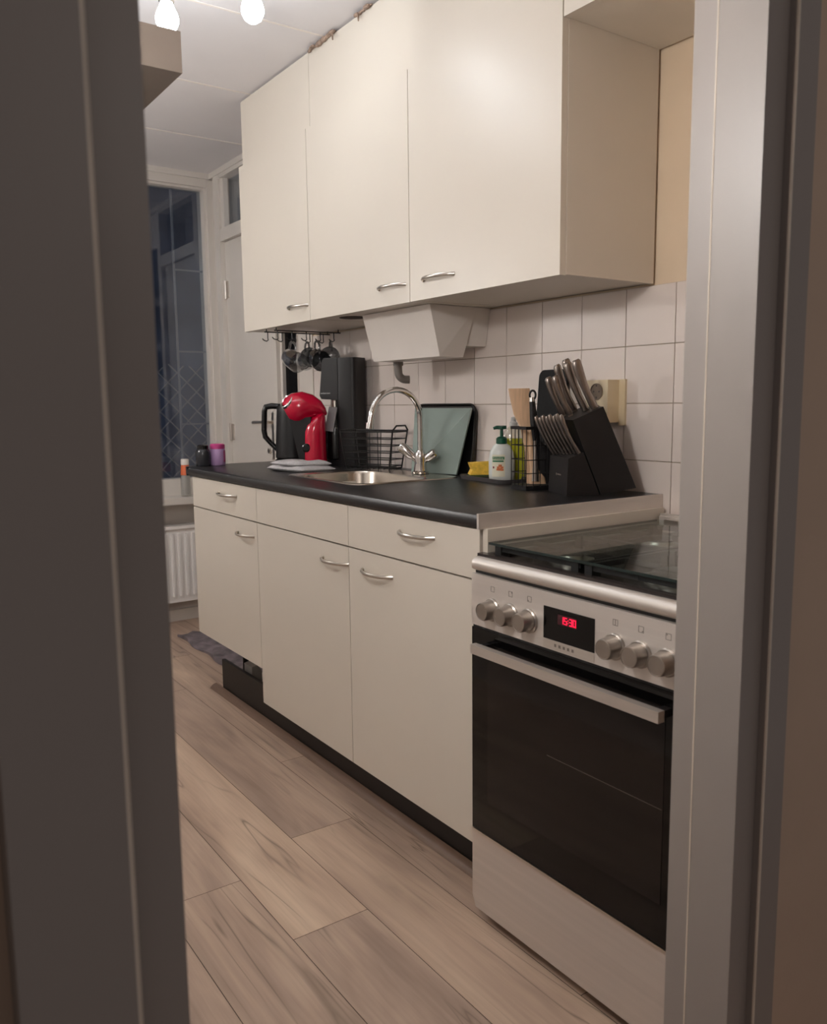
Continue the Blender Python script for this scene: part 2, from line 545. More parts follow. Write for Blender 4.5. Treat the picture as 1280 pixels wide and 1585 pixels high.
# ------------------------------------------------------------------ setting: floor
b = B()
b.box(-0.6, 2.2, -0.2, 4.4, -0.05, -0.003)
struct('floor', b, M['floor_gap'])
fl = bpy.data.objects['floor']
me = bpy.data.meshes.new('floor_planks')
bm = bmesh.new()
layer = bm.loops.layers.float_color.new('plank')
edges = [-0.39 + 0.0 + 0.184*i for i in range(14)]
edges = [0.714-0.184*7+0.184*i for i in range(16)]
first = {7: 1.485, 8: 1.862, 6: 1.758, 9: 2.30, 5: 1.15, 10: 1.6}
for i in range(len(edges)-1):
    j0 = first.get(i, rnd.uniform(0, 1.28))
    while j0 > -0.2:
        j0 -= 1.285
    y = j0
    while y < 4.4:
        y0, y1 = max(y, -0.2), min(y+1.285, 4.4)
        if y1-y0 > 0.02:
            g = 0.0008
            c = [bm.verts.new(p) for p in ((edges[i]+g, y0+g, 0), (edges[i+1]-g, y0+g, 0), (edges[i+1]-g, y1-g, 0), (edges[i]+g, y1-g, 0))]
            f = bm.faces.new(c)
            col = (rnd.random(), rnd.random(), rnd.random(), 1)
            for lp in f.loops:
                lp[layer] = col
        y += 1.285
bm.to_mesh(me)
bm.free()
me.materials.append(M['floor'])
pl = bpy.data.objects.new('floor_planks', me)
COL.objects.link(pl)
pl.parent = fl
pl['kind'] = 'structure'

# ceiling boards with pale joint strips
b = B()
b.box(-0.1, 1.95, 0.55, 4.4, CEIL, CEIL+0.05)
cl = struct('ceiling', b, M['ceiling'])
b = B()
for y in (0.69, 1.28, 1.87, 2.46, 3.05, 3.64):
    b.box(XL, XW, y-0.004, y+0.004, CEIL-0.002, CEIL+0.01)
struct('joint_strip', b, M['ceil_strip'], cl)

# walls
b = B()
b.box(XW+0.008, XW+0.15, 0.6, 3.17, -0.01, CEIL+0.02)
wr = struct('wall_right', b, M['peach'])
b = B()
b.box(XW+0.004, XW+0.0085, 0.70, 3.165, 0.30, 1.400)
struct('grout_bed', b, M['grout'], wr)
b = B()
ys = [1.324-0.1537*5 + 0.1537*i for i in range(18)]
zs = [1.400-0.1447*i for i in range(0, 6)]
for i in range(len(ys)-1):
    y0, y1 = max(ys[i], 0.726), min(ys[i+1], 3.165)
    if y1-y0 < 0.01:
        continue
    for k in range(5):
        b.box(XW, XW+0.0075, y0+0.0013, y1-0.0013, zs[k+1]+0.0013, zs[k]-0.0013, 0.0012, 1)
struct('wall_tiles', b, M['tile'], wr)
# far stretch of the right wall, around the back door (leaf 3.53-4.07) and the slit window (3.30-3.45)
b = B()
b.box(XW, XW+0.15, 3.17, 3.30, -0.01, CEIL+0.02)
b.box(XW, XW+0.15, 3.30, 3.455, -0.01, 0.80)
b.box(XW, XW+0.15, 3.455, 3.50, -0.01, CEIL+0.02)
b.box(XW, XW+0.15, 4.135, 4.4, -0.01, CEIL+0.02)
b.box(XW, XW+0.15, 3.30, 3.455, 2.05, CEIL+0.02)
struct('wall_right_far', b, M['wall'])
b = B()   # far wall around the window
WX0, WX1, WZ0, WZ1 = 0.42, 1.668, 0.742, 2.205
b.box(-0.1, 1.95, YF, YF+0.12, -0.01, 0.66)
b.box(-0.1, WX0-0.05, YF, YF+0.12, 0.66, CEIL+0.02)
b.box(WX0-0.06, 1.95, YF, YF+0.12, WZ1+0.006, CEIL+0.02)
b.box(1.672, 1.95, YF, YF+0.12, 0.65, WZ1+0.01)
struct('wall_far', b, M['wall'])
b = B()
b.box(XL-0.1, XL, 0.60, 4.4, -0.01, CEIL+0.02)
struct('wall_left', b, M['wall_white'])
# wall with the doorway the photo is taken through
b = B()
b.box(-0.8, 0.100, 0.632, 0.722, -0.01, 2.7)
b.box(1.02, 2.3, 0.632, 0.722, -0.01, 2.7)
b.box(0.100, 1.02, 0.632, 0.722, 2.14, 2.7)
struct('wall_near', b, M['hallwall'])

# door frame: right jamb with rebate bead, left jamb with raised casing
b = B()
b.box(0.950, 1.06, 0.620, 0.689, 0, 2.10, 0.004, 2)
b.box(0.9535, 1.06, 0.687, 0.727, 0, 2.10, 0.0025, 2)
b.box(0.994, 1.041, 0.608, 0.64, 0, 2.16, 0.005, 2)
t1 = struct('trim_1', b, M['frame'])
b = B()
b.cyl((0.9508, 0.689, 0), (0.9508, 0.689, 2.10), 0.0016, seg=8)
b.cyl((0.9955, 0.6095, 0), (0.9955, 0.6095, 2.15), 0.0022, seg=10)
struct('highlight_bead', b, M['bead'], t1)  # pale strips paint edge highlights onto the right jamb
b = B()
b.box(0.085, 0.203, 0.620, 0.727, 0, 2.10, 0.010, 4)
b.box(0.076, 0.159, 0.597, 0.64, 0, 2.16, 0.010, 4)
t2_ = struct('trim_2', b, M['frame'])
b = B()
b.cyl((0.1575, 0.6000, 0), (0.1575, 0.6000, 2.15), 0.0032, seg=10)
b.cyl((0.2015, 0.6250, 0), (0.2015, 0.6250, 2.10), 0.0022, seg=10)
struct('highlight_bead', b, M['bead'], t2_)  # painted rim and bead highlights of the left jamb
b = B()
b.box(0.15, 0.99, 0.620, 0.727, 2.10, 2.16, 0.004, 2)
struct('trim_3', b, M['frame'])
# crown bead at ceiling, far end
b = B()
b.box(XL, XW, YF-0.040, YF, CEIL-0.026, CEIL, 0.006, 2)
b.box(XW-0.022, XW+0.01, 3.17, YF-0.02, CEIL-0.026, CEIL, 0.006, 2)
struct('trim_4', b, M['white_paint'])
b = B()
b.box(XL, XW, YF-0.018, YF, 0, 0.06, 0.004, 2)
struct('baseboard_far', b, M['white_paint'])

# window at the far end
b = B()
b.box(WX0-0.05, WX0, YF-0.03, YF+0.09, 0.66, CEIL-0.02, 0.004, 2)
b.box(WX1, XW+0.02, YF-0.03, YF+0.09, 0.65, CEIL+0.01, 0.004, 2)
b.box(WX0-0.049, XW+0.02, YF-0.028, YF+0.088, WZ1, CEIL+0.01, 0.004, 2)
b.box(WX0-0.049, XW+0.02, YF-0.028, YF+0.088, 0.655, WZ0, 0.004, 2)
b.box(WX1-0.012, WX1+0.01, YF-0.012, YF+0.06, WZ0-0.01, WZ1+0.01, 0.003, 2)
b.box(WX0, WX1, YF-0.010, YF+0.058, WZ1-0.010, WZ1+0.01, 0.003, 2)
w1 = struct('window_1', b, M['white_paint'])
b = B()
b.box(WX0, WX1, YF+0.03, YF+0.036, WZ0, WZ1)
struct('window_pane', b, M['pane'], w1)
b = B()
b.box(XL, XW, YF-0.17, YF+0.02, 0.628, 0.660, 0.006, 2)
struct('window_sill', b, M['white_paint'], w1)
b = B()
b.box(1.503, 1.512, YF+0.038, YF+0.05, WZ0, WZ1)
for z in (1.80, 1.392, 1.02):
    b.box(1.512, WX1, YF+0.038, YF+0.046, z-0.004, z+0.004)
struct('glazing_bar', b, M['outline'], w1)
# outside: dark backdrop added to keep the bright world out of the pane; trellis
b = B()
b.box(-3, 5, 6.2, 6.3, -0.5, 4.5)
struct('backdrop_outside', b, M['outside'])
def trellis():
    b = B()
    x0, x1, z0, z1, y = 0.9, 2.1, 0.3, 1.36, 4.75
    k = -2.0
    while k < 3.4:
        for sg in (1, -1):
            pts = []
            for i in range(41):
                x = x0+(x1-x0)*i/40
                z = k+sg*(x-x0)*1.0
                if z0 < z < z1:
                    pts.append((x, y+0.006*sg, z))
            if len(pts) > 1:
                b.tube([pts[0], pts[-1]], 0.0045, 4)
        k += 0.11
    b.box(x0-0.02, x0, y-0.02, y+0.02, -0.4, z1, 0.002, 1)
    b.box(x1, x1+0.02, y-0.02, y+0.02, -0.4, z1, 0.002, 1)
    return b
tag(obj('garden_trellis', trellis(), M['outline']), 'diagonal garden trellis in the dark outside the window', 'trellis')
# slit window in the right wall beside the back door
b = B()
b.box(XW-0.004, XW+0.03, 3.30, 3.306, 0.80, 2.05)
b.box(XW-0.004, XW+0.03, 3.449, 3.455, 0.80, 2.05)
w2 = struct('window_2', b, M['wall'])
b = B()
b.box(XW+0.012, XW+0.03, 3.302, 3.453, 0.80, 2.05)
struct('window_pane', b, M['night_pane'], w2)

# back door in the right wall
b = B()
b.box(XW-0.018, XW+0.10, 4.075, 4.137, 0, CEIL+0.01, 0.005, 2)
b.box(XW-0.018, XW+0.10, 3.478, 3.528, 0, CEIL-0.03, 0.005, 2)
b.box(XW-0.0165, XW+0.098, 3.50, 4.10, 1.925, 1.985, 0.003, 2)
b.box(XW-0.0165, XW+0.098, 3.47, 4.14, CEIL-0.045, CEIL+0.01, 0.003, 2)
b.box(XW-0.006, XW+0.02, 4.04, 4.08, 1.98, CEIL-0.04, 0.004, 2)
d1 = struct('door_1', b, M['white_paint'])
b = B()
b.box(XW+0.006, XW+0.045, 3.53, 4.073, 0.01, 1.922, 0.004, 2)
leaf = struct('door_leaf', b, M['white_paint'], d1)
b = B()
b.box(XW+0.03, XW+0.036, 3.50, 4.05, 1.98, CEIL-0.04)
struct('transom_pane', b, M['pane'], d1)
b = B()
for z in (1.69, 0.98, 0.3):
    b.cyl((XW+0.0, 4.071, z-0.045), (XW+0.0, 4.071, z+0.045), 0.008, seg=10)
    b.box(XW-0.002, XW+0.008, 4.04, 4.07, z-0.04, z+0.04, 0.002, 1)
struct('hinge', b, M['satin'], d1)
b = B()
b.box(XW-0.002, XW+0.008, 3.555, 3.585, 0.86, 1.08, 0.003, 2)
b.cyl((XW-0.05, 3.57, 1.035), (XW+0.005, 3.57, 1.035), 0.008, seg=10)
b.tube([(XW-0.045, 3.565, 1.035), (XW-0.05, 3.60, 1.035), (XW-0.048, 3.69, 1.033)], 0.008, 10)
b.cyl((XW-0.006, 3.62, 0.90), (XW+0.008, 3.62, 0.90), 0.012, seg=12)
struct('door_handle', b, M['satin'], d1)

# radiator below the sill
t = thing('radiator', 'white ribbed panel radiator below the window sill at far end', 'radiator', (1.0, YF-0.09, 0.11))
b = B()
RX0, RX1 = 0.45, 1.62
b.box(RX0, RX1, YF-0.10, YF-0.075, 0.118, 0.505, 0.008, 2)
obj('panel', b, M['radiator'], t)
b = B()
x = RX0+0.03
while x < RX1-0.03:
    b.prism([(x-0.008, YF-0.098), (x-0.005, YF-0.113), (x+0.005, YF-0.113), (x+0.008, YF-0.098)], 0.15, 0.472, 'xy', 0.002, 1)
    x += 0.036
obj('convector_ribs', b, M['radiator'], t)
b = B()
b.box(RX0, RX1, YF-0.115, YF-0.03, 0.497, 0.512, 0.004, 2)
obj('top_grille', b, M['radiator'], t)
for x in (RX0+0.17, RX1-0.17):
    b = B()
    b.box(x-0.02, x+0.02, YF-0.08, YF, 0.2, 0.4, 0.003, 1)
    obj('wall_bracket', b, M['radiator'], t)

# ------------------------------------------------------------------ cabinets
XD = 1.113      # door face of the base units
def bow(y0, y1, z, xf, out=0.028, r=0.0048):
    """arched bow handle on a face at x = xf"""
    bb = B()
    pts = []
    n = 16
    for i in range(n+1):
        s = i/n
        pts.append((xf+0.002-(out+0.002)*math.sin(PI*s)**0.6, y0+(y1-y0)*s, z))
    bb.tube(pts, [r*1.25 if i in (0, n) else r for i in range(n+1)], 10, up=(0, 0, 1), flat=0.8)
    return bb

def base_cabinet(y0, y1, dz, label, dh, hd, leg_y):
    t = thing('base_cabinet', label, 'cabinet', (XD, (y0+y1)/2, 0), group='cream base cabinets in a row')
    b = B()
    zc = dz
    b.box(XD+0.020, 1.69, y0+0.001, y0+0.017, zc, 0.853)
    b.box(XD+0.020, 1.69, y1-0.017, y1-0.001, zc, 0.853)
    b.box(XD+0.020, 1.69, y0+0.016, y1-0.016, zc, zc+0.016)
    b.box(1.675, 1.69, y0+0.016, y1-0.016, zc, 0.853)
    b.box(XD+0.020, XD+0.1, y0+0.016, y1-0.016, 0.735, 0.745)
    obj('carcass', b, M['cream'], t)
    b = B()
    b.box(XD, XD+0.018, y0+0.0015, y1-0.0015, 0.742, 0.851, 0.0015, 2)
    dr = obj('drawer_front', b, M['cream'], t)
    if dh:
        obj('handle', bow(dh[0], dh[1], 0.811, XD), M['satin'], dr)
    b = B()
    b.box(XD, XD+0.018, y0+0.0015, y1-0.0015, dz, 0.7375, 0.0015, 2)
    do = obj('door', b, M['cream'], t)
    obj('handle', bow(hd[0], hd[1], 0.690, XD), M['satin'], do)
    for y in leg_y:
        b = B()
        b.lathe([(0.022, 0), (0.022, 0.012), (0.014, 0.018), (0.014, zc-0.01), (0.022, zc)], (1.27, y, 0), 14)
        obj('leg', b, M['black_matte'], t)
        b = B()
        b.lathe([(0.022, 0), (0.022, 0.012), (0.014, 0.018), (0.014, zc-0.01), (0.022, zc)], (1.62, y, 0), 14)
        obj('leg', b, M['black_matte'], t)
    return t
base_cabinet(1.352, 1.902, 0.136, 'cream base cabinet with handled drawer standing beside the steel cooker', (1.517, 1.658), (1.693, 1.832), (1.40, 1.86))
base_cabinet(1.902, 2.483, 0.136, 'middle cream base cabinet with handleless top panel under the sink', None, (1.906, 2.047), (1.95, 2.44))
base_cabinet(2.483, 3.055, 0.252, 'cream base cabinet with the shortest door, at the window end', (2.641, 2.797), (2.478+0.03, 2.62+0.02), (2.53, 2.98))

# filler panel at the cooker end
b = B()
b.box(XD+0.006, 1.69, 1.334, 1.350, 0.02, 0.853, 0.001, 1)
tag(obj('end_panel', b, M['cream']), 'cream end panel of the base units, between near cabinet and cooker', 'panel')

# plinth board and floor moulding
b = B()
b.box(1.192, 1.206, 1.36, 3.035, 0.001, 0.130, 0.001, 1)
tag(obj('plinth_board', b, M['plinth']), 'black plinth board on the floor under the cream base cabinets', 'plinth')
b = B()
b.prism([(1.163, 0.0), (1.190, 0.0), (1.190, 0.017), (1.178, 0.014), (1.168, 0.007)], 1.345, 3.10, 'xz')
tag(obj('floor_moulding', b, M['skirt']), 'thin brown floor moulding along the black plinth', 'moulding')

# worktop with a sink cut-out
SX0, SX1, SY0, SY1 = 1.222, 1.610, 2.035, 2.505
t = thing('worktop', 'black worktop with steel end strip on the cream base cabinets', 'worktop', (1.4, 2.25, 0.853))
WT = 0.885
b = B()
prof = [(1.105+0.004, 0.8535), (1.105, 0.860), (1.105, 0.873), (1.1095, 0.8815), (1.119, WT)]
hx0, hx1, hy0, hy1 = SX0+0.012, SX1-0.012, SY0+0.012, SY1-0.012
b.prism(prof+[(hx0, WT), (hx0, 0.8535)], 1.351, 3.085, 'xz')
b.box(hx1, 1.6985, 1.351, 3.085, 0.8535, WT)
b.box(hx0, hx1, 1.351, hy0, 0.8535, WT)
b.box(hx0, hx1, hy1, 3.085, 0.8535, WT)
b.prism([(1.6985, 3.085), (1.6985, 3.160)]+[(1.180-0.075*math.sin(a), 3.085+0.075*math.cos(a)) for a in [PI/2*i/8 for i in range(9)]], 0.8535, WT, 'xy', 0.005, 2)
obj('slab', b, M['worktop'], t, sharp=40)
b = B()
b.box(1.104, 1.6985, 1.3455, 1.352, 0.8525, WT+0.0008, 0.001, 1)
obj('end_strip', b, M['steel_h'], t, label='steel end strip')

# sink
t = thing('sink', 'stainless steel inset sink in the black worktop', 'sink', (1.41, 2.27, WT))
def ringpts(x0, x1, y0, y1, r, z):
    return [(x, y, z) for x, y in rrect(x0, x1, y0, y1, r, 6)]
b = B()
ix0, ix1, iy0, iy1 = SX0+0.024, SX1-0.085, SY0+0.024, SY1-0.024
b.loft([ringpts(SX0, SX1, SY0, SY1, 0.05, WT+0.0005), ringpts(SX0+0.003, SX1-0.003, SY0+0.003, SY1-0.003, 0.05, WT+0.004),
        ringpts(SX0+0.015, SX1-0.02, SY0+0.015, SY1-0.015, 0.06, WT+0.0035),
        ringpts(ix0, ix1, iy0, iy1, 0.075, WT+0.001)], cap=False)
obj('rim', b, M['sink'], t, sharp=60)
b = B()
b.loft([ringpts(ix0, ix1, iy0, iy1, 0.075, WT+0.001), ringpts(ix0+0.004, ix1-0.004, iy0+0.004, iy1-0.004, 0.075, WT-0.008),
        ringpts(ix0+0.014, ix1-0.014, iy0+0.014, iy1-0.014, 0.07, WT-0.12), ringpts(ix0+0.03, ix1-0.03, iy0+0.03, iy1-0.03, 0.06, WT-0.142),
        ringpts(ix0+0.06, ix1-0.06, iy0+0.06, iy1-0.06, 0.05, WT-0.147), ringpts(ix0+0.11, ix1-0.11, iy0+0.15, iy1-0.15, 0.02, WT-0.150)][::-1], cap=False)
b.lathe([(0.045, 0.0), (0.05, 0.0015), (0.05, 0.0)], ((ix0+ix1)/2, (iy0+iy1)/2, WT-0.1515), 24)
obj('basin', b, M['sink'], t, sharp=60)
b = B()
b.lathe([(0.036, 0), (0.036, 0.003), (0.028, 0.004), (0.01, 0.002)], ((ix0+ix1)/2, (iy0+iy1)/2, WT-0.151), 24)
obj('drain', b, M['chrome'], t)

# faucet with swan neck
FX, FY = 1.572, 2.212
Z0 = WT+0.0045
t = thing('faucet', 'chrome swan neck mixer tap behind the sink', 'tap', (FX, FY, Z0))
b = B()
b.lathe([(0.027, 0), (0.027, 0.006), (0.022, 0.010), (0.019, 0.035), (0.021, 0.05), (0.019, 0.065), (0.013, 0.075)], (FX, FY, Z0), 24)
obj('body', b, M['chrome'], t)
b = B()
pts = [(FX, FY, Z0+0.06), (FX, FY, Z0+0.12), (FX, FY, Z0+0.175)]
R = 0.097
for i in range(1, 19):
    a = i/18*PI*0.97
    pts.append((FX-R+R*math.cos(a), FY-0.01*math.sin(a/2), Z0+0.175+R*0.98*math.sin(a)))
e = pts[-1]
pts += [(e[0]-0.004, e[1], e[2]-0.022)]
b.tube(pts, 0.0095, 14)
b.cyl((e[0]-0.004, e[1], e[2]-0.016), (e[0]-0.007, e[1], e[2]-0.034), 0.012, seg=14)
obj('spout', b, M['chrome'], t, sharp=60)
for s, dx, dy in ((1, -0.035, 0.038), (-1, 0.024, -0.034)):
    b = B()
    p0 = Vector((FX, FY, Z0+0.035))
    d = Vector((dx, dy, 0.042)) if s > 0 else Vector((dx, dy, 0.026))
    b.cyl(p0, p0+d*0.55, 0.011, seg=14)
    b.tube([p0+d*0.5, p0+d*0.62, p0+d*1.2, p0+d*1.3], [0.013, 0.0155, 0.0175, 0.014], 14)
    obj('tap_handle', b, M['chrome'], t)

# ------------------------------------------------------------------ wall cabinets
XU = 1.379
ZU = 1.403
def wall_cabinet(y0, y1, ztop, label, h, hole=False):
    t = thing('wall_cabinet', label, 'cabinet', (XU, (y0+y1)/2, ZU), group='cream wall cabinets in a row')
    b = B()
    b.box(XU+0.0195, 1.6985, y0+0.0005, y0+0.0165, ZU, 2.262, 0.0006, 1)
    b.box(XU+0.0195, 1.6985, y1-0.0165, y1-0.0005, ZU, 2.262, 0.0006, 1)
    b.box(XU+0.0195, 1.6985, y0+0.016, y1-0.016, ZU+0.001, ZU+0.017)
    b.box(XU+0.0195, 1.6985, y0+0.016, y1-0.016, 2.246, 2.262)
    b.box(1.69, 1.6985, y0+0.016, y1-0.016, ZU+0.001, 2.262)
    obj('carcass', b, M['cream'], t)
    b = B()
    b.box(XU, XU+0.0185, y0+0.0015, y1-0.0015, ZU-0.002, ztop, 0.0015, 2)
    d = obj('door', b, M['cream'], t)
    obj('handle', bow(h[0], h[1], 1.453, XU), M['satin'], d)
    if ztop < 2.2:
        b = B()
        b.box(XU+0.0175, XU+0.0192, y0+0.001, y1-0.001, ztop-0.01, 2.262, 0.0005, 1)
        obj('top_panel', b, M['cream'], t)
    if hole:
        b = B()
        b.lathe([(0.045, 0), (0.045, 0.004)], (1.475, 2.46, ZU-0.0008), 28)
        obj('vent_hole', b, M['dark_in'], t, label='brown vent hole')
    return t
wall_cabinet(1.392, 1.985, 2.262, 'cream wall cabinet with the door reaching the ceiling, nearest the doorway', (1.781, 1.921))
wall_cabinet(1.985, 2.580, 2.021, 'cream wall cabinet above the sink, middle of the three', (2.006, 2.146), True)
wall_cabinet(2.580, 3.130, 2.021, 'cream wall cabinet at the window end with mug hooks under it', (2.595, 2.737))
t = thing('bridge_cabinet', 'short cream cabinet bridging high above the cooker', 'cabinet', (XU, 1.06, 1.945))
b = B()
b.box(XU+0.0195, 1.6985, 0.735, 1.391, 1.945, 2.262, 0.001, 1)
obj('carcass', b, M['cream'], t)
b = B()
b.box(XU, XU+0.0185, 0.737, 1.3895, 1.943, 2.262, 0.0015, 2)
obj('door', b, M['cream'], t)

# torn foam left along the ceiling line above the wall cabinets
def debris(y0, y1, label, seed):
    r = random.Random(seed)
    b = B()
    y = y0
    while y < y1:
        s = r.uniform(0.006, 0.013)
        b.ball((1.389+r.uniform(-0.004, 0.004), y, 2.2635-r.uniform(0, 0.004)), s, sc=(0.6, r.uniform(0.8, 2.0), r.uniform(0.35, 0.7)), u=7, v=5)
        if r.random() < 0.22:
            b.hexa([(1.384, y, 2.262), (1.389, y, 2.262), (1.389, y+0.004, 2.262), (1.384, y+0.004, 2.262), (1.382, y-0.006, 2.236+r.uniform(0, 0.014)), (1.385, y-0.006, 2.236), (1.385, y-0.003, 2.236), (1.382, y-0.003, 2.236)])
        y += s*1.3
    tag(obj('foam_remnant', b, M['debris']), label, 'foam remnant', 'torn foam strips along the ceiling')
debris(2.40, 2.57, 'torn brown foam strip at the ceiling, longest piece over the middle cabinet', 3)
debris(2.19, 2.265, 'short torn brown foam strip at the ceiling, nearest the doorway', 8)

# tapered white duct cover under the wall cabinets
t = thing('duct_cover', 'white tapered box hanging under the wall cabinets above the sink', 'duct cover', (1.58, 2.19, ZU))
b = B()
zt, zb = ZU-0.0005, 1.254
b.hexa([(1.503, 2.012, zb), (1.605, 2.030, zb), (1.605, 2.372, zb), (1.503, 2.378, zb),
        (1.462, 2.004, zt), (1.640, 2.010, zt), (1.640, 2.378, zt), (1.462, 2.378, zt)], 0.006, 3)
obj('shell', b, M['white_plastic'], t)
b = B()
b.hexa([(1.600, 2.035, zb+0.035), (1.6985, 2.035, zb+0.035), (1.6985, 2.365, zb+0.035), (1.600, 2.365, zb+0.035),
        (1.630, 2.014, zt), (1.6985, 2.014, zt), (1.6985, 2.372, zt), (1.630, 2.372, zt)], 0.004, 2)
obj('back_flange', b, M['white_plastic'], t)
b = B()
ex, ey = 1.590, 2.362
pts = [(ex, ey, 1.29), (ex, ey, 1.228)]
for i in range(1, 8):
    a = i/7*PI/2
    pts.append((ex+0.022*(1-math.cos(a)), ey-0.010*i/7, 1.218-0.022*math.sin(a)))
pts.append((ex+0.034, ey-0.016, 1.196))
b.tube(pts, 0.0135, 16)
b.cyl((ex, ey, 1.256), (ex, ey, 1.242), 0.017, seg=16)
obj('drain_elbow', b, M['grey_plastic'], t, label='grey drain elbow')

# ------------------------------------------------------------------ cooker
CX, CY0, CY1 = 1.070, 0.800, 1.328
t = thing('cooker', 'free-standing stainless steel gas cooker with glass lid at the doorway', 'cooker', (CX, (CY0+CY1)/2, 0))
b = B()
b.box(CX+0.022, 1.66, CY0+0.003, CY1-0.003, 0.030, 0.785, 0.002, 1)
obj('body', b, M['steel'], t)
for x in (CX+0.05, 1.62):
    for y in (CY0+0.04, CY1-0.04):
        b = B()
        b.lathe([(0.018, 0), (0.018, 0.01), (0.012, 0.014), (0.012, 0.034)], (x, y, 0), 12)
        obj('foot', b, M['black_matte'], t)
# rounded front rail
b = B()
pr = [(1.10, 0.776), (CX+0.002, 0.776), (CX-0.004, 0.780), (CX-0.006, 0.788), (CX-0.003, 0.796), (CX+0.006, 0.8025), (1.10, 0.805)]
b.prism(pr, CY0, CY1-0.007, 'xz')
obj('front_rail', b, M['steel'], t, sharp=50)
b = B()
b.box(1.085, 1.665, CY0+0.002, CY1-0.002, 0.785, 0.797)
b.box(1.083, 1.100, CY0+0.004, CY1-0.004, 0.796, 0.809, 0.004, 2)
b.box(1.100, 1.655, CY1-0.018, CY1-0.004, 0.796, 0.806, 0.003, 2)
b.box(1.100, 1.655, CY0+0.004, CY0+0.018, 0.796, 0.806, 0.003, 2)
obj('hob_tray', b, M['hob'], t, label='dark enamel hob tray')
for x, y, r in ((1.225, 1.195, 0.037), (1.225, 0.935, 0.046), (1.50, 1.195, 0.042), (1.50, 0.935, 0.037)):
    b = B()
    b.lathe([(r*1.25, 0), (r*1.25, 0.004), (r*1.05, 0.007), (r, 0.013), (r*0.6, 0.013)], (x, y, 0.797), 28)
    u = obj('burner', b, M['alu'], t)
    b = B()
    b.lathe([(r*0.93, 0.0), (r*0.95, 0.004), (r*0.85, 0.006), (r*0.1, 0.0065)], (x, y, 0.810), 28)
    obj('burner_cap', b, M['iron'], u)
for y0, y1 in ((1.070, 1.312), (0.816, 1.060)):
    b = B()
    yc = (y0+y1)/2
    zt = 0.8215
    for x in (1.125, 1.362, 1.368, 1.615):
        b.box(x-0.004, x+0.004, y0, y1, zt-0.010, zt, 0.002, 1)
    for y in (y0+0.004, y1-0.004):
        b.box(1.122, 1.618, y-0.004, y+0.004, zt-0.010, zt, 0.002, 1)
    for xc in (1.225, 1.50):
        for dx, dy in ((1, 0), (-1, 0), (0, 1), (0, -1)):
            ex = xc+dx*0.105
            ey = yc+dy*((y1-y0)/2-0.005)
            sx, sy = xc+dx*0.032, yc+dy*0.032
            b.box(min(sx, ex)-0.0035*abs(dy), max(sx, ex)+0.0035*abs(dy), min(sy, ey)-0.0035*abs(dx), max(sy, ey)+0.0035*abs(dx), zt-0.010, zt, 0.0015, 1)
    for x in (1.13, 1.365, 1.61):
        for y in (y0+0.012, y1-0.012):
            b.box(x-0.012, x+0.012, y-0.009, y+0.009, 0.797, zt, 0.002, 1)
    obj('pan_support', b, M['iron'], t)
# glass lid, folded down over the hob
b = B()
b.box(1.113, 1.648, CY0+0.006, CY1-0.006, 0.8235, 0.8285)
lid = obj('glass_lid', b, M['lid'], t, label='clear glass lid')
b = B()
e0 = 0.0012
b.box(1.1120, 1.1132, CY0+0.005, CY1-0.005, 0.8235, 0.8285)
b.box(1.113, 1.648, CY1-0.0062, CY1-0.0050, 0.8235, 0.8285)
obj('lid_edge', b, M['lid_edge'], lid)
for y in (CY0+0.06, CY1-0.06):
    b = B()
    b.box(1.632, 1.668, y-0.02, y+0.02, 0.819, 0.833, 0.003, 2)
    obj('hinge', b, M['satin'], lid)
b = B()
b.box(1.660, 1.690, CY0+0.003, CY1-0.003, 0.785, 0.836, 0.004, 2)
b.box(1.664, 1.672, CY0+0.003, CY1-0.003, 0.83, 0.842, 0.002, 1)
obj('upstand', b, M['steel_h'], t)
# control panel
b = B()
b.box(CX, CX+0.024, CY0+0.001, CY1-0.001, 0.6605, 0.768, 0.002, 2)
cp = obj('control_panel', b, M['steel_h'], t)
b = B()
b.box(CX+0.010, CX+0.04, CY0+0.002, CY1-0.002, 0.760, 0.780)
obj('shadow_gap', b, M['black_matte'], t)
ZK = 0.703
for y in (1.260, 1.206, 1.152, 0.939, 0.884, 0.829):
    b = B()
    mx = Matrix.Translation((CX, y, ZK)) @ Matrix.Rotation(-PI/2, 4, 'Y')
    b.lathe([(0.0235, 0.0), (0.0235, 0.004), (0.0215, 0.006), (0.020, 0.006), (0.0185, 0.026), (0.0175, 0.030), (0.016, 0.0305), (0.0155, 0.0295), (0.001, 0.0295)], (0, 0, 0), 32, mx)
    b.box(-0.0006, 0.0006, 0.010, 0.0152, 0.029, 0.0302, mx=mx)
    obj('knob', b, M['knob'], t)
    b = B()
    s = 0.0055
    for (ya, yb, za, zb2) in ((-s, s, s-0.0008, s), (-s, s, -s, -s+0.0008), (-s, -s+0.0008, -s, s), (s-0.0008, s, -s, s)):
        b.box(CX-0.0004, CX+0.001, y+ya, y+yb, ZK+0.042+za, ZK+0.042+zb2)
    k = {1.260: 0, 1.206: 1, 1.152: 2, 0.939: 3, 0.884: 4, 0.829: 5}[y]
    if k == 3:
        b.box(CX-0.0004, CX+0.001, y-0.0006, y+0.0006, ZK+0.042-s, ZK+0.042+s)
    elif k:
        oy, oz = ((-1, 1), (1, -1), (0, 0), (-1, -1), (1, 1))[k-1]
        b.box(CX-0.0004, CX+0.001, y+oy*0.003-0.001, y+oy*0.003+0.001, ZK+0.042+oz*0.003-0.001, ZK+0.042+oz*0.003+0.001)
    obj('knob_mark', b, M['grey_print'], cp)
b = B()
b.box(CX-0.0012, CX+0.004, 0.985, 1.112, 0.680, 0.7415, 0.0006, 1)
dp = obj('display', b, M['black_glass'], t)
b = B()
b.box(CX-0.0016, CX+0.0, 1.027, 1.075, 0.713, 0.732)
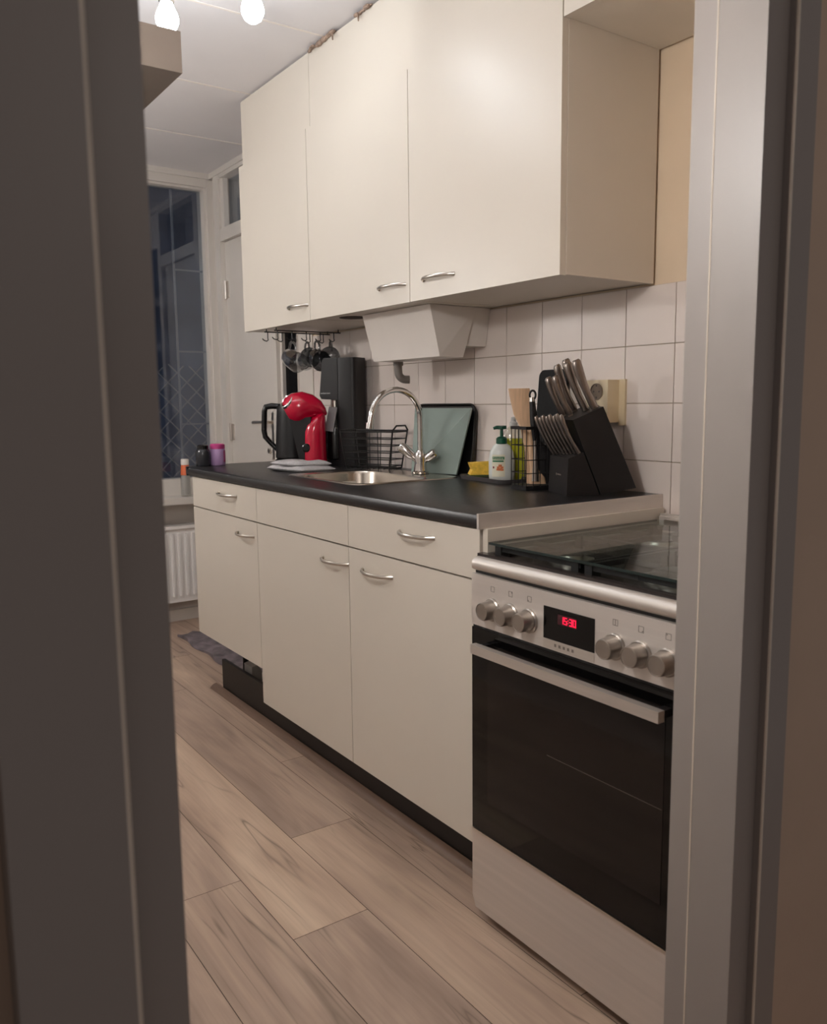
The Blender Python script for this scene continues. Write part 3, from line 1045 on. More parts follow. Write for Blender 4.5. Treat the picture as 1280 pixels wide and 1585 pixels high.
obj('display_window', b, M['segment_dim'], dp)
# seven segment digits 15:30
SEG = {'1': 'bc', '5': 'afgcd', '3': 'abgcd', '0': 'abcdef'}
b = B()
def seg_digit(ch, yc, zc, w, h):
    th = 0.0016
    d = {'a': (-w, w, h, h), 'g': (-w, w, 0, 0), 'd': (-w, w, -h, -h), 'b': (w, w, 0, h), 'c': (w, w, -h, 0), 'f': (-w, -w, 0, h), 'e': (-w, -w, -h, 0)}
    for s in SEG[ch]:
        u0, u1, v0, v1 = d[s]
        b.box(CX-0.0022, CX-0.001, yc-u1-th/2, yc-u0+th/2, zc+v0-th/2, zc+v1+th/2)
for ch, off in (('1', -0.0155), ('5', -0.0065), ('3', 0.0065), ('0', 0.0155)):
    seg_digit(ch, 1.048-off, 0.7225, 0.0029, 0.0058)
for z in (0.720, 0.725):
    b.box(CX-0.0022, CX-0.001, 1.0473, 1.0487, z-0.0007, z+0.0007)
obj('digits', b, M['digits'], dp, label='glowing red clock digits')
b = B()
b.box(CX-0.0012, CX+0.002, 0.985, 1.112, 0.6625, 0.6785, 0.0006, 1)
ns = obj('name_strip', b, M['steel'], t)
b = B()
for i in range(5):
    b.box(CX-0.0016, CX, 1.082-i*0.011-0.004, 1.082-i*0.011+0.001, 0.6685, 0.674)
    if i % 2:
        b.box(CX-0.0016, CX, 1.082-i*0.011-0.0055, 1.082-i*0.011+0.001, 0.6685, 0.6695)
obj('name_mark', b, M['grey_print'], ns)
# oven door: black glass with window, bar handle
b = B()
b.box(CX, CX+0.022, CY0+0.002, CY1-0.002, 0.212, 0.655, 0.003, 2)
od = obj('oven_door', b, M['black_glass'], t)
b = B()
b.box(CX+0.002, CX+0.03, CY0+0.004, CY1-0.004, 0.650, 0.664)
obj('vent_slot', b, M['black_matte'], t)
m_win, nt, pb = nodes('oven_window_glass')
tcw = N(nt, 'ShaderNodeTexCoord')
nzw = N(nt, 'ShaderNodeTexNoise')
nzw.inputs['Scale'].default_value = 4
nt.links.new(tcw.outputs['Object'], nzw.inputs['Vector'])
rw = N(nt, 'ShaderNodeValToRGB')
rw.color_ramp.elements[0].color = srgb(22, 18, 17)
rw.color_ramp.elements[1].color = srgb(32, 27, 25)
nt.links.new(nzw.outputs['Fac'], rw.inputs['Fac'])
nt.links.new(rw.outputs[0], pb.inputs['Base Color'])
pb.inputs['Roughness'].default_value = 0.08
pb.inputs['Specular IOR Level'].default_value = 0.32
b = B()
b.box(CX-0.0008, CX+0.002, CY0+0.030, CY1-0.052, 0.285, 0.628, 0.0004, 1)
ow = obj('oven_window', b, m_win, od)
b = B()
for z in (0.452,):
    b.box(CX-0.0012, CX, CY0+0.032, CY0+0.30, z-0.0006, z+0.0006)
obj('rack_edge', b, M['hole_dark'], ow)
b = B()
b.box(CX-0.039, CX-0.024, 0.814, 1.284, 0.614, 0.633, 0.0025, 2)
obj('door_handle', b, M['steel'], od)
b = B()
for y in (0.826, 1.272):
    b = B()
    b.box(CX-0.030, CX+0.004, y-0.008, y+0.008, 0.617, 0.630, 0.002, 1)
    obj('handle_mount', b, M['black_matte'], od)
# warming drawer
b = B()
b.prism([(CY0+0.002, 0.206), (CY1-0.002, 0.206), (CY1-0.002, 0.055), (CY1-0.012, 0.030), (CY0+0.012, 0.030), (CY0+0.002, 0.055)], CX, CX+0.022, 'yz', 0.002, 2)
obj('drawer', b, M['steel_h'], t)
b = B()
b.box(CX-0.0012, CX+0.01, CY0+0.002, CY1-0.002, 0.2035, 0.2105, 0.001, 1)
obj('drawer_lip', b, M['satin'], t)

# ------------------------------------------------------------------ things on the worktop
ZT = WT+0.0003
LFT = Vector((-0.82, 0.572, 0))     # towards the left of the room seen from the doorway
def ring(c, axis, r, n=24, sx=1.0, sy=1.0):
    d = Vector(axis).normalized()
    a = Vector((0, 0, 1)) if abs(d.z) < 0.95 else Vector((0, 1, 0))
    a = (a-d*a.dot(d)).normalized()
    q = d.cross(a)
    return [tuple(Vector(c)+r*(a*math.cos(2*PI*k/n)*sx+q*math.sin(2*PI*k/n)*sy)) for k in range(n)]

# kettle: local +x towards the handle
KX, KY = 1.510, 3.010
rzl = math.atan2(LFT.y, LFT.x)
t = thing('kettle', 'black electric kettle with angular handle on the worktop', 'kettle', (KX, KY, ZT), rzl)
b = B()
b.lathe([(0.062, 0.0), (0.066, 0.004), (0.066, 0.014), (0.058, 0.018)], (0, 0, 0), 32)
obj('power_base', b, M['black_matte'], t, local=True)
b = B()
b.lathe([(0.060, 0.019), (0.064, 0.024), (0.063, 0.06), (0.056, 0.20), (0.054, 0.222), (0.050, 0.228)], (0, 0, 0), 36)
obj('body', b, M['black_matte'], t, local=True)
b = B()
b.lathe([(0.050, 0.226), (0.049, 0.234), (0.030, 0.238), (0.005, 0.239)], (0, 0, 0), 30)
b.lathe([(0.012, 0.236), (0.013, 0.246), (0.003, 0.247)], (0, 0, 0), 16)
obj('lid', b, M['black_gloss'], t, local=True)
b = B()
b.tube([(0.045, 0, 0.224), (0.075, 0, 0.226), (0.098, 0, 0.222), (0.104, 0, 0.205), (0.108, 0, 0.13), (0.104, 0, 0.105), (0.085, 0, 0.082), (0.058, 0, 0.055)], [0.011, 0.012, 0.012, 0.011, 0.011, 0.011, 0.010, 0.010], 12, up=(0, 1, 0))
obj('handle', b, M['black_gloss'], t, local=True)
b = B()
b.prism([(-0.050, 0.19), (-0.070, 0.222), (-0.045, 0.228)], -0.014, 0.014, 'xz', 0.003, 2)
obj('spout', b, M['black_matte'], t, local=True)

# red pod coffee machine, in profile, facing left
t = thing('coffee_machine', 'glossy red pod coffee machine beside the black kettle', 'coffee machine', (1.488, 2.782, ZT), rzl)
b = B()   # column
rings = []
for x, z, rx, ry in ((-0.004, 0.0, 0.045, 0.050), (-0.004, 0.03, 0.044, 0.050), (-0.003, 0.09, 0.043, 0.047), (-0.003, 0.13, 0.043, 0.046), (-0.007, 0.155, 0.039, 0.044), (-0.018, 0.180, 0.028, 0.034), (-0.030, 0.197, 0.014, 0.018)):
    rings.append([(x+rx*math.cos(2*PI*k/28), ry*math.sin(2*PI*k/28), z) for k in range(28)])
b.loft(rings)
obj('column', b, M['red'], t, sharp=60, local=True)
b = B()   # head: egg with the tail pointing back
rings = []
path = [(-0.050, 0.193, 0.004), (-0.038, 0.201, 0.018), (-0.018, 0.212, 0.034), (0.008, 0.220, 0.048), (0.036, 0.222, 0.057), (0.062, 0.217, 0.0585), (0.082, 0.209, 0.052), (0.094, 0.203, 0.042), (0.098, 0.201, 0.034)]
for i, (x, z, r) in enumerate(path):
    p, q = path[max(i-1, 0)], path[min(i+1, len(path)-1)]
    rings.append(ring((x, 0, z), (q[0]-p[0], 0, q[1]-p[1]), r, 28, 1.0, 0.92))
b.loft(rings)
obj('head', b, M['red'], t, sharp=60, local=True)
ax = Vector((0.60, 0.52, 0.62)).normalized()
c0 = Vector((0.066, 0, 0.214))+ax*0.048
b = B()
b.loft([ring(c0-ax*0.012, ax, 0.030), ring(c0+ax*0.001, ax, 0.030), ring(c0+ax*0.003, ax, 0.027), ring(c0+ax*0.001, ax, 0.023), ring(c0-ax*0.006, ax, 0.021)])
obj('lever_ring', b, M['chrome'], t, sharp=50, local=True)
b = B()
b.loft([ring(c0-ax*0.008, ax, 0.022), ring(c0-ax*0.001, ax, 0.022), ring(c0+ax*0.002, ax, 0.010)])
obj('pod_lid', b, M['black_gloss'], t, local=True)
b = B()   # dark inner neck and drip tray
b.hexa([(0.018, -0.030, 0.02), (0.052, -0.026, 0.02), (0.052, 0.026, 0.02), (0.018, 0.030, 0.02), (0.005, -0.036, 0.185), (0.085, -0.028, 0.178), (0.085, 0.028, 0.178), (0.005, 0.036, 0.185)], 0.006, 2)
obj('inner_neck', b, M['black_matte'], t, local=True)
b = B()
b.lathe([(0.046, 0.0), (0.050, 0.004), (0.050, 0.020), (0.046, 0.024)], (0.085, 0, 0), 30, sx=1.25)
obj('drip_tray', b, M['black_matte'], t, local=True)
b = B()
mx = Matrix.Translation((0.020, -0.0445, 0.072)) @ Matrix.Rotation(PI/2, 4, 'X') @ Matrix.Rotation(0, 4, 'Y')
mx = Matrix.Translation((0.024, 0.036, 0.072)) @ Matrix.Rotation(-PI/2, 4, 'X')
b.lathe([(0.016, -0.004), (0.016, 0.008), (0.012, 0.011), (0.001, 0.0112)], (0, 0, 0), 22, mx)
obj('dial', b, M['black_gloss'], t, local=True)

# sparkling water maker
t = thing('soda_maker', 'tall black sparkling water maker beside the red coffee machine', 'soda maker', (1.624, 2.742, ZT), math.atan2(0.866, -0.50))
b = B()
b.prism(rrect(-0.050, 0.036, -0.048, 0.048, 0.02), 0.0, 0.402, 'xy', 0.006, 3)
obj('column', b, M['black_matte'], t, local=True)
b = B()
b.prism(rrect(-0.045, 0.095, -0.046, 0.046, 0.030), 0.0, 0.020, 'xy', 0.004, 2)
obj('base', b, M['black_matte'], t, local=True)
b = B()
pf = [(0.025, 0.402), (0.082, 0.402), (0.090, 0.392), (0.104, 0.262), (0.096, 0.250), (0.025, 0.246)]
b.prism(pf, -0.047, 0.047, 'xz', 0.010, 3)
obj('head', b, M['black_matte'], t, local=True)
b = B()
b.lathe([(0.016, 0), (0.016, 0.03), (0.020, 0.034)], (0.058, 0.012, 0.216), 18)
obj('nozzle', b, M['satin'], t, local=True)
b = B()
b.hexa([(0.03, -0.044, 0.018), (0.090, -0.040, 0.018), (0.090, -0.014, 0.018), (0.03, -0.014, 0.018), (0.03, -0.044, 0.25), (0.086, -0.040, 0.25), (0.086, -0.014, 0.25), (0.03, -0.014, 0.25)], 0.004, 2)
obj('back_panel', b, M['black_matte'], t, local=True)
b = B()
b.lathe([(0.034, 0.021), (0.038, 0.026), (0.038, 0.13), (0.032, 0.165), (0.016, 0.205), (0.014, 0.222)], (0.058, 0.012, 0), 24)
obj('bottle', b, M['black_gloss'], t, local=True)
b = B()
b.hexa([(0.080, 0.050, 0.132), (0.042, 0.052, 0.128), (0.042, 0.059, 0.128), (0.080, 0.057, 0.132), (0.062, 0.044, 0.222), (0.026, 0.046, 0.218), (0.026, 0.053, 0.218), (0.062, 0.051, 0.222)], 0.003, 2)
obj('splash_guard', b, M['silver'], t, local=True, label='silver splash guard')
b = text_mesh('sodastream', 0.009, face_mx((0.078, 0.0475, 0.272), (-1, 0, 0), (0, 0, 1)))
obj('lettering', b, M['white_print'], t, local=True)

# folded cloth lying beside the sink
b = B()
def cloth_sheet(pts, z, th, seed):
    """bevelled wavy slab: pts = four corners"""
    r = random.Random(seed)
    n, m = 14, 9
    t2 = bmesh.new()
    g = []
    for i in range(n+1):
        row = []
        for j in range(m+1):
            s, q = i/n, j/m
            p = (Vector(pts[0])*(1-s)+Vector(pts[1])*s)*(1-q)+(Vector(pts[3])*(1-s)+Vector(pts[2])*s)*q
            w = 0.0022*math.sin(s*9+seed)+0.0018*math.sin(q*7+seed*2+s*4)
            edge = min(s, 1-s, q, 1-q)
            rim = min(1, edge/0.06)
            row.append((p, w*rim, rim))
        g.append(row)
    top = [[t2.verts.new((p.x, p.y, z+th*(0.55+0.45*math.sqrt(k))+w)) for p, w, k in row] for row in g]
    bot = [[t2.verts.new((p.x, p.y, z+th*(0.45-0.45*math.sqrt(k)))) for p, w, k in row] for row in g]
    for i in range(n):
        for j in range(m):
            t2.faces.new((top[i][j], top[i+1][j], top[i+1][j+1], top[i][j+1]))
            t2.faces.new((bot[i][j], bot[i][j+1], bot[i+1][j+1], bot[i+1][j]))
    for i in range(n):
        t2.faces.new((bot[i][0], bot[i+1][0], top[i+1][0], top[i][0]))
        t2.faces.new((top[i][m], top[i+1][m], bot[i+1][m], bot[i][m]))
    for j in range(m):
        t2.faces.new((top[0][j], top[0][j+1], bot[0][j+1], bot[0][j]))
        t2.faces.new((bot[n][j], bot[n][j+1], top[n][j+1], top[n][j]))
    return t2
b._merge(cloth_sheet([(1.272, 2.735), (1.300, 2.525), (1.432, 2.525), (1.418, 2.715)], ZT, 0.019, 1))
b._merge(cloth_sheet([(1.280, 2.725), (1.312, 2.56), (1.428, 2.545), (1.41, 2.71)], ZT+0.017, 0.018, 2))
tag(obj('folded_cloth', b, M['cloth'], sharp=70), 'folded grey dish cloth on the worktop between coffee machine and sink', 'cloth')

# black wire dish rack
t = thing('dish_rack', 'black wire dish rack beside the tap', 'dish rack', (1.596, 2.535, ZT), math.atan2(0.196, -0.083))
b = B()
def rk(x, y, z):
    return (x, y, z)
RL, RD = 0.092, 0.040
def loop_at(z, g):
    return [(-RL-g, -RD-g*0.4, z), (RL+g, -RD-g*0.4, z), (RL+g, RD+g*0.4, z), (-RL-g, RD+g*0.4, z)]
for k in range(6):
    z = 0.012+k*0.024
    b.tube([p for p in loop_at(z, k*0.004)], 0.0018, 6, closed=True)
obj('wire_hoops', b, M['black_wire'], t, local=True)
b = B()
for sx in (-1, 1):
    for sy in (-1, 1):
        b.tube([(sx*RL, sy*RD, 0.004), (sx*(RL+0.022), sy*(RD+0.008), 0.140)], 0.003, 8)
for sx in (-1,):
    x = sx*(RL+0.022)
    b.tube([(x, -(RD+0.008), 0.138), (x+sx*0.003, -(RD-0.012), 0.154), (x+sx*0.003, RD-0.012, 0.154), (x, RD+0.008, 0.138)], 0.003, 8)
b.tube([(RL+0.022, -(RD+0.008), 0.138), (RL+0.022, RD+0.008, 0.138)], 0.003, 8)
b.tube([(-RL-0.02, -RD-0.008, 0.136), (RL+0.02, -RD-0.008, 0.136)], 0.0025, 8)
obj('frame', b, M['black_wire'], t, local=True)
b = B()
for i in range(9):
    x = -RL+2*RL*i/8
    b.tube([(x, -RD, 0.005), (x, RD, 0.005)], 0.0016, 6)
b.box(-RL, RL, -RD, RD, 0.0, 0.004, 0.001, 1)
obj('base_tray', b, M['black_wire'], t, local=True)
for i in (2, 4, 6):
    x = -RL+2*RL*i/8
    for q in (-1, 1):
        b = B()
        b.tube([(x, q*RD, 0.004), (x*1.1, q*(RD+0.008), 0.134)], 0.0016, 6)
        obj('upright_wire', b, M['black_wire'], t, local=True)

# black tray and grey-green board leaning against the tiles
b = B()
mx = face_mx((XW-0.001, 2.215, ZT), (0, -1, 0), (0.0, 0, 1))
mx = Matrix.Translation((1.672, 2.229, ZT)) @ Matrix.Rotation(math.radians(5), 4, 'Y')
pts = rrect(-0.160, 0.160, 0.0, 0.225, 0.03, 6)
b.prism(pts, -0.004, 0.004, 'yz', 0.0015, 1, mx)
rim = [(0.0, y, z) for y, z in pts]
b.tube([(-0.004, y, z) for y, z in pts], 0.005, 8, closed=True, mx=mx)
tag(obj('baking_tray', b, M['tray_black']), 'black rounded tray leaning on the tiles behind the grey-green board', 'tray')
b = B()
def slab(c, th, n):
    n = Vector(n).normalized()*th
    lo = [Vector(p) for p in c]
    return [tuple(p) for p in lo]+[tuple(p-n) for p in lo]
BL, BR, TR, TL = (1.590, 2.292, ZT+0.003), (1.640, 2.112, ZT+0.003), (1.660, 2.058, 1.100), (1.640, 2.338, 1.100)
nn = (Vector(BR)-Vector(BL)).cross(Vector(TL)-Vector(BL))
b.hexa(slab([BL, BR, TR, TL], 0.006, nn), 0.002, 2)
tag(obj('cutting_board', b, M['board']), 'grey-green glass board leaning upright behind the tap', 'cutting board')

# soap tray with sponge and bottles
t = thing('soap_tray', 'shallow dark grey tray under the soap bottle and sponge', 'tray', (1.628, 1.905, ZT), math.radians(-8))
b = B()
o_ = rrect(-0.060, 0.060, -0.125, 0.125, 0.02, 5)
i_ = rrect(-0.056, 0.056, -0.121, 0.121, 0.018, 5)
b.loft([[(x*0.94, y*0.97, 0) for x, y in o_], [(x, y, 0.012) for x, y in o_], [(x, y, 0.012) for x, y in i_], [(x*0.95, y*0.97, 0.003) for x, y in i_]])
obj('dish', b, M['tray_grey'], t, local=True)
b = B()
for y in (0.04, 0.06, 0.08):
    b.box(-0.04, 0.04, y-0.001, y+0.001, 0.003, 0.006, 0.0005, 1)
obj('drain_ribs', b, M['tray_grey'], t, local=True)
t = thing('sponge', 'yellow kitchen sponge on the dark grey soap tray', 'sponge', (1.636, 1.985, ZT+0.0065), math.radians(-30))
b = B()
pf = [(-0.036, 0.006), (-0.028, 0.022), (-0.036, 0.042), (0.036, 0.045), (0.029, 0.024), (0.036, 0.006)]
b.prism(pf, -0.026, 0.026, 'xz', 0.004, 3)
obj('foam', b, M['sponge'], t, local=True)
b = B()
b.box(-0.036, 0.036, -0.026, 0.026, 0.0, 0.0065, 0.001, 1)
obj('scouring_pad', b, M['scour'], t, local=True)

# pump soap bottle: label side towards the doorway
t = thing('soap_dispenser', 'white soap pump bottle with dark green pump on the grey tray', 'soap dispenser', (1.606, 1.852, ZT+0.0035), math.atan2(-1.852, -1.606)+PI/2)
b = B()
b.lathe([(0.030, 0.0), (0.036, 0.004), (0.0375, 0.02), (0.0375, 0.06), (0.034, 0.085), (0.025, 0.103), (0.014, 0.110), (0.013, 0.114)], (0, 0, 0), 40, sy=0.68)
obj('bottle', b, M['soap'], t, sharp=60, local=True)
b = B()
b.lathe([(0.0145, 0.108), (0.016, 0.110), (0.016, 0.124), (0.012, 0.128), (0.005, 0.130), (0.0048, 0.150), (0.010, 0.152), (0.010, 0.158), (0.003, 0.160)], (0, 0, 0), 24)
b.tube([(0, 0, 0.155), (-0.014, 0, 0.156), (-0.024, 0, 0.153)], [0.006, 0.0055, 0.004], 10)
b.tube([(0, 0, 0.155), (0.014, 0, 0.156)], [0.006, 0.005], 10)
obj('pump', b, M['green_cap'], t, local=True)
# label printed on the curved front (local -y)
def on_bottle(x, z, off):
    a = x/0.0375
    return (0.0375*math.sin(a)*(1+off*20), -(0.0375*0.68)*math.cos(a)-off, z)
def patch(bb, x0, x1, z0, z1, off, n=8):
    t2 = bmesh.new()
    f = [[t2.verts.new(on_bottle(x0+(x1-x0)*i/n, z, o)) for z, o in ((z0, off), (z1, off))] for i in range(n+1)]
    k = [[t2.verts.new(on_bottle(x0+(x1-x0)*i/n, z, o)) for z, o in ((z0, off-0.0006), (z1, off-0.0006))] for i in range(n+1)]
    for i in range(n):
        t2.faces.new((f[i][0], f[i+1][0], f[i+1][1], f[i][1]))
        t2.faces.new((k[i][0], k[i][1], k[i+1][1], k[i+1][0]))
        t2.faces.new((f[i][1], f[i+1][1], k[i+1][1], k[i][1]))
        t2.faces.new((f[i][0], k[i][0], k[i+1][0], f[i+1][0]))
    t2.faces.new((f[0][0], f[0][1], k[0][1], k[0][0]))
    t2.faces.new((f[n][0], k[n][0], k[n][1], f[n][1]))
    bb._merge(t2)
b = B()
patch(b, -0.030, 0.010, 0.014, 0.078, 0.0006)
lb = obj('front_label', b, M['label_cream'], t, local=True)
b = B()
patch(b, -0.028, 0.008, 0.064, 0.072, 0.0010)
patch(b, -0.028, 0.006, 0.057, 0.0615, 0.0010)
obj('name_band', b, M['label_green'], lb, local=True)
b = text_mesh('Palmolive', 0.0078, face_mx((-0.010, -0.0268, 0.068), (0.965, 0.0, 0), (0, 0, 1)))
obj('lettering', b, M['label_cream'], lb, local=True)
b = B()
for dx, dz, w in ((-0.004, 0.036, 0.006), (0.001, 0.041, 0.0045), (-0.009, 0.041, 0.0045), (-0.004, 0.046, 0.005), (0.002, 0.034, 0.004), (-0.011, 0.035, 0.004)):
    patch(b, dx-w, dx+w, dz-w*0.7, dz+w*0.7, 0.0010, 3)
obj('flower_print', b, M['label_orange'], lb, local=True)
b = B()
patch(b, -0.027, -0.022, 0.038, 0.044, 0.0010, 2)
obj('red_mark', b, M['label_red'], lb, local=True)

# washing-up liquid bottle
t = thing('washing_up_bottle', 'clear bottle of yellow washing-up liquid between soap bottle and utensil caddy', 'bottle', (1.664, 1.866, ZT+0.0035), math.radians(-35))
b = B()
b.lathe([(0.030, 0.0), (0.033, 0.005), (0.033, 0.115), (0.030, 0.122)], (0, 0, 0), 30, sy=0.62)
obj('liquid', b, M['dishsoap'], t, local=True)
b = B()
b.lathe([(0.034, 0.110), (0.033, 0.130), (0.026, 0.146), (0.014, 0.156), (0.011, 0.160)], (0, 0, 0), 30, sy=0.66, cap=False)
obj('clear_shoulder', b, M['clear'], t, local=True)
b = B()
b.lathe([(0.012, 0.156), (0.012, 0.168), (0.008, 0.172), (0.007, 0.184), (0.002, 0.185)], (0, 0, 0), 20)
obj('cap', b, M['white_print'], t, local=True)

# wire utensil caddy
CXU, CYU = 1.545, 1.655
t = thing('utensil_caddy', 'black wire utensil caddy beside the knife block', 'utensil holder', (CXU, CYU, ZT), math.radians(-14))
H = 0.042
b = B()
b.box(-H, H, -H, H, 0.0, 0.012, 0.002, 1)
obj('base_tray', b, M['black_matte'], t, local=True)
b = B()
for i in range(5):
    x = -H+2*H*i/4
    for y in (-H, H):
        b.cyl((x, y, 0.008), (x, y, 0.164), 0.0012, seg=6)
        b.cyl((y, x, 0.008), (y, x, 0.164), 0.0012, seg=6)
for z in (0.045, 0.080, 0.118):
    b.tube([(-H, -H, z), (H, -H, z), (H, H, z), (-H, H, z)], 0.0012, 6, closed=True)
obj('wire_grid', b, M['black_wire'], t, local=True)
b = B()
for y in (-H, H):
    b.box(-H-0.002, H+0.002, y-0.002, y+0.002, 0.160, 0.168, 0.001, 1)
    b.box(y-0.002, y+0.002, -H-0.002, H+0.002, 0.160, 0.168, 0.001, 1)
obj('rim', b, M['black_wire'], t, local=True)
def in_caddy(u, v, z):
    """u to the right along the caddy as seen from the doorway, v into depth"""
    return Vector((CXU, CYU, ZT))+Vector((0.82, -0.572, 0))*u+Vector((0.572, 0.82, 0))*v+Vector((0, 0, z))
def flat_utensil(name, label, cat, stations, th, m, extra=None):
    """stations: (u, v, z, half width); a flat tapering blade facing the doorway"""
    b = B()
    rings = []
    for u, v, z, w in stations:
        c = in_caddy(u, v, z)
        rt = Vector((0.82, -0.572, 0))
        dp_ = Vector((0.572, 0.82, 0))
        ww, tt = w, th
        rings.append([tuple(c+rt*ww*math.cos(2*PI*k/16)+dp_*tt*math.sin(2*PI*k/16)) for k in range(16)])
    b.loft(rings)
    o = thing(name, label, cat, tuple(in_caddy(*stations[0][:3])))
    return o, b
o, b = flat_utensil('wooden_spatula', 'broad pale wooden spatula standing in the wire caddy', 'spatula',
    [(-0.005, 0.0, 0.014, 0.012), (-0.010, 0.0, 0.10, 0.010), (-0.016, 0.004, 0.165, 0.018), (-0.026, 0.006, 0.20, 0.025), (-0.034, 0.008, 0.25, 0.0285), (-0.037, 0.008, 0.268, 0.0285)], 0.004, M['wood'])
obj('blade', b, M['wood'], o)
o, b = flat_utensil('wooden_spoon', 'second wooden utensil standing low in the wire caddy', 'spoon',
    [(0.012, -0.012, 0.014, 0.022), (0.010, -0.012, 0.03, 0.022), (0.002, -0.008, 0.055, 0.010), (-0.006, -0.002, 0.12, 0.007), (-0.008, 0.016, 0.235, 0.007)], 0.005, M['wood'])
obj('bowl_and_handle', b, M['wood'], o)
o, b = flat_utensil('serving_spoon', 'steel serving utensil with black handle standing in the wire caddy', 'utensil',
    [(0.005, -0.020, 0.022, 0.010), (0.004, -0.020, 0.10, 0.004), (0.002, -0.020, 0.135, 0.005), ], 0.003, M['satin'])
obj('shaft', b, M['satin'], o)
b = B()
b.tube([in_caddy(0.002, -0.020, 0.130), in_caddy(-0.003, -0.020, 0.18), in_caddy(-0.006, -0.020, 0.236)], [0.005, 0.008, 0.007], 12)
obj('handle', b, M['black_matte'], o)
b = B()
b.tube([in_caddy(-0.0062, -0.020, 0.233), in_caddy(-0.0068, -0.020, 0.244)], [0.0075, 0.006], 12)
obj('end_cap', b, M['satin'], o)
o, b = flat_utensil('turner', 'black kitchen turner with ring handle, blade down in the wire caddy', 'utensil',
    [(0.034, -0.006, 0.016, 0.006), (0.033, -0.006, 0.028, 0.016), (0.030, -0.006, 0.055, 0.0285), (0.026, -0.006, 0.095, 0.030), (0.018, -0.004, 0.115, 0.017), (0.012, -0.004, 0.13, 0.007), (0.006, 0.0, 0.19, 0.006), (0.000, 0.002, 0.238, 0.005)], 0.003, M['black_matte'])
obj('blade', b, M['black_matte'], o)
b = B()
c = in_caddy(-0.001, 0.002, 0.250)
b.tube([c+Vector((0.82, -0.572, 0))*0.008*math.cos(a)+Vector((0, 0, 0.012))*math.sin(a) for a in [2*PI*i/16 for i in range(16)]], 0.0028, 8, closed=True)
obj('hanging_ring', b, M['black_wire'], o)

# knife block: local x = towards the wall side, local y = depth
PH = math.radians(-25)
t = thing('knife_block', 'slanted black knife block full of knives at the worktop end', 'knife block', (1.561, 1.425, ZT), PH)
KW = 0.135
b = B()
b.prism([(0.0, 0.002), (0.093, 0.016), (0.002, 0.219), (-0.076, 0.187)], 0.0, KW, 'xz', 0.002, 2)
obj('slanted_body', b, M['black_matte'], t, local=True)
b = B()
b.prism([(-0.090, 0.0), (-0.003, 0.0), (-0.047, 0.108), (-0.086, 0.093)], 0.0, KW, 'xz', 0.002, 2)
fb = obj('front_holder', b, M['black_matte'], t, local=True)
b = B()
b.lathe([(0.0035, 0), (0.0035, 0.0006)], (0, 0, 0), 14, Matrix.Translation((-0.0895, 0.075, 0.050)) @ Matrix.Rotation(-PI/2, 4, 'Y'))
for i in range(7):
    b.box(-0.0905, -0.0890, 0.066-i*0.0035-0.0022, 0.066-i*0.0035, 0.0485, 0.0515)
obj('maker_mark', b, M['grey_print'], fb, local=True)
KM = Matrix.Translation((1.561, 1.425, ZT)) @ Matrix.Rotation(PH, 4, 'Z')
LEAN = Vector((-0.40, 0, 0.916)).normalized()
def knife(name, label, group, a, n, z, length, w, th, lean=LEAN, spread=0.0):
    """handle above the block (all that shows) with the blade reaching into its slot"""
    base = KM @ Vector((a, n, z))
    d = (KM.to_3x3() @ (lean+Vector((0, spread, 0)))).normalized()
    side = (KM.to_3x3() @ Vector((0, 1, 0)))
    wd = d.cross(side).normalized()
    o = thing(name, label, 'knife', tuple(base), 0, group)
    b = B()
    rings = []
    for s, k in ((0.0, 0.80), (0.08, 0.95), (0.3, 0.82), (0.55, 0.95), (0.85, 1.12), (0.96, 1.05), (1.0, 0.7)):
        c = base+d*(0.004+length*s)+wd*(0.004*math.sin(s*PI))
        rings.append([tuple(c+wd*w*k*math.cos(2*PI*q/12)+side*th*min(1, k)*math.sin(2*PI*q/12)) for q in range(12)])
    b.loft(rings)
    obj('handle', b, M['knife'], o, sharp=60)
    b = B()
    p = [base-d*0.03, base+d*0.006]
    b.hexa([tuple(q+wd*sx*w*0.7+side*sy*0.0008) for q in p for sx, sy in ((-1, -1), (1, -1), (1, 1), (-1, 1))])
    obj('blade', b, M['satin'], o)
    return o
knife('chef_knife', 'steel handled knife in the upper slots, nearest the wall socket', 'large knives in the block', -0.010, 0.022, 0.212, 0.128, 0.0115, 0.0075)
knife('chef_knife', 'steel handled knife in the upper slots, second from the wall socket', 'large knives in the block', -0.022, 0.050, 0.208, 0.128, 0.011, 0.0075)
knife('chef_knife', 'steel handled knife reaching highest out of the black block', 'large knives in the block', -0.012, 0.085, 0.213, 0.132, 0.011, 0.007)
knife('chef_knife', 'steel handled knife in the upper slots, farthest back against the tiles', 'large knives in the block', -0.028, 0.112, 0.207, 0.125, 0.010, 0.007)
knife('paring_knife', 'short steel handled knife left of the tall knives in the block', 'large knives in the block', -0.055, 0.070, 0.196, 0.105, 0.009, 0.0065)
knife('paring_knife', 'short steel handled knife farthest left in the upper slots', 'large knives in the block', -0.060, 0.108, 0.194, 0.105, 0.009, 0.0065)
SL = Vector((-0.46, 0, 0.888)).normalized()
NM = ('nearest the doorway', 'second from the doorway end', 'third from the doorway end', 'fourth from the doorway end', 'fourth from the caddy end', 'third from the caddy end', 'second from the caddy end', 'nearest the wire caddy')
for i in range(8):
    knife('steak_knife', 'steel steak knife in the low front row of the block, '+NM[i], 'steak knives in the low front row', -0.054-0.0034*i, 0.010+i*0.0166, 0.104-0.0012*i, 0.104+0.004*(i % 2), 0.0056, 0.0050, SL)

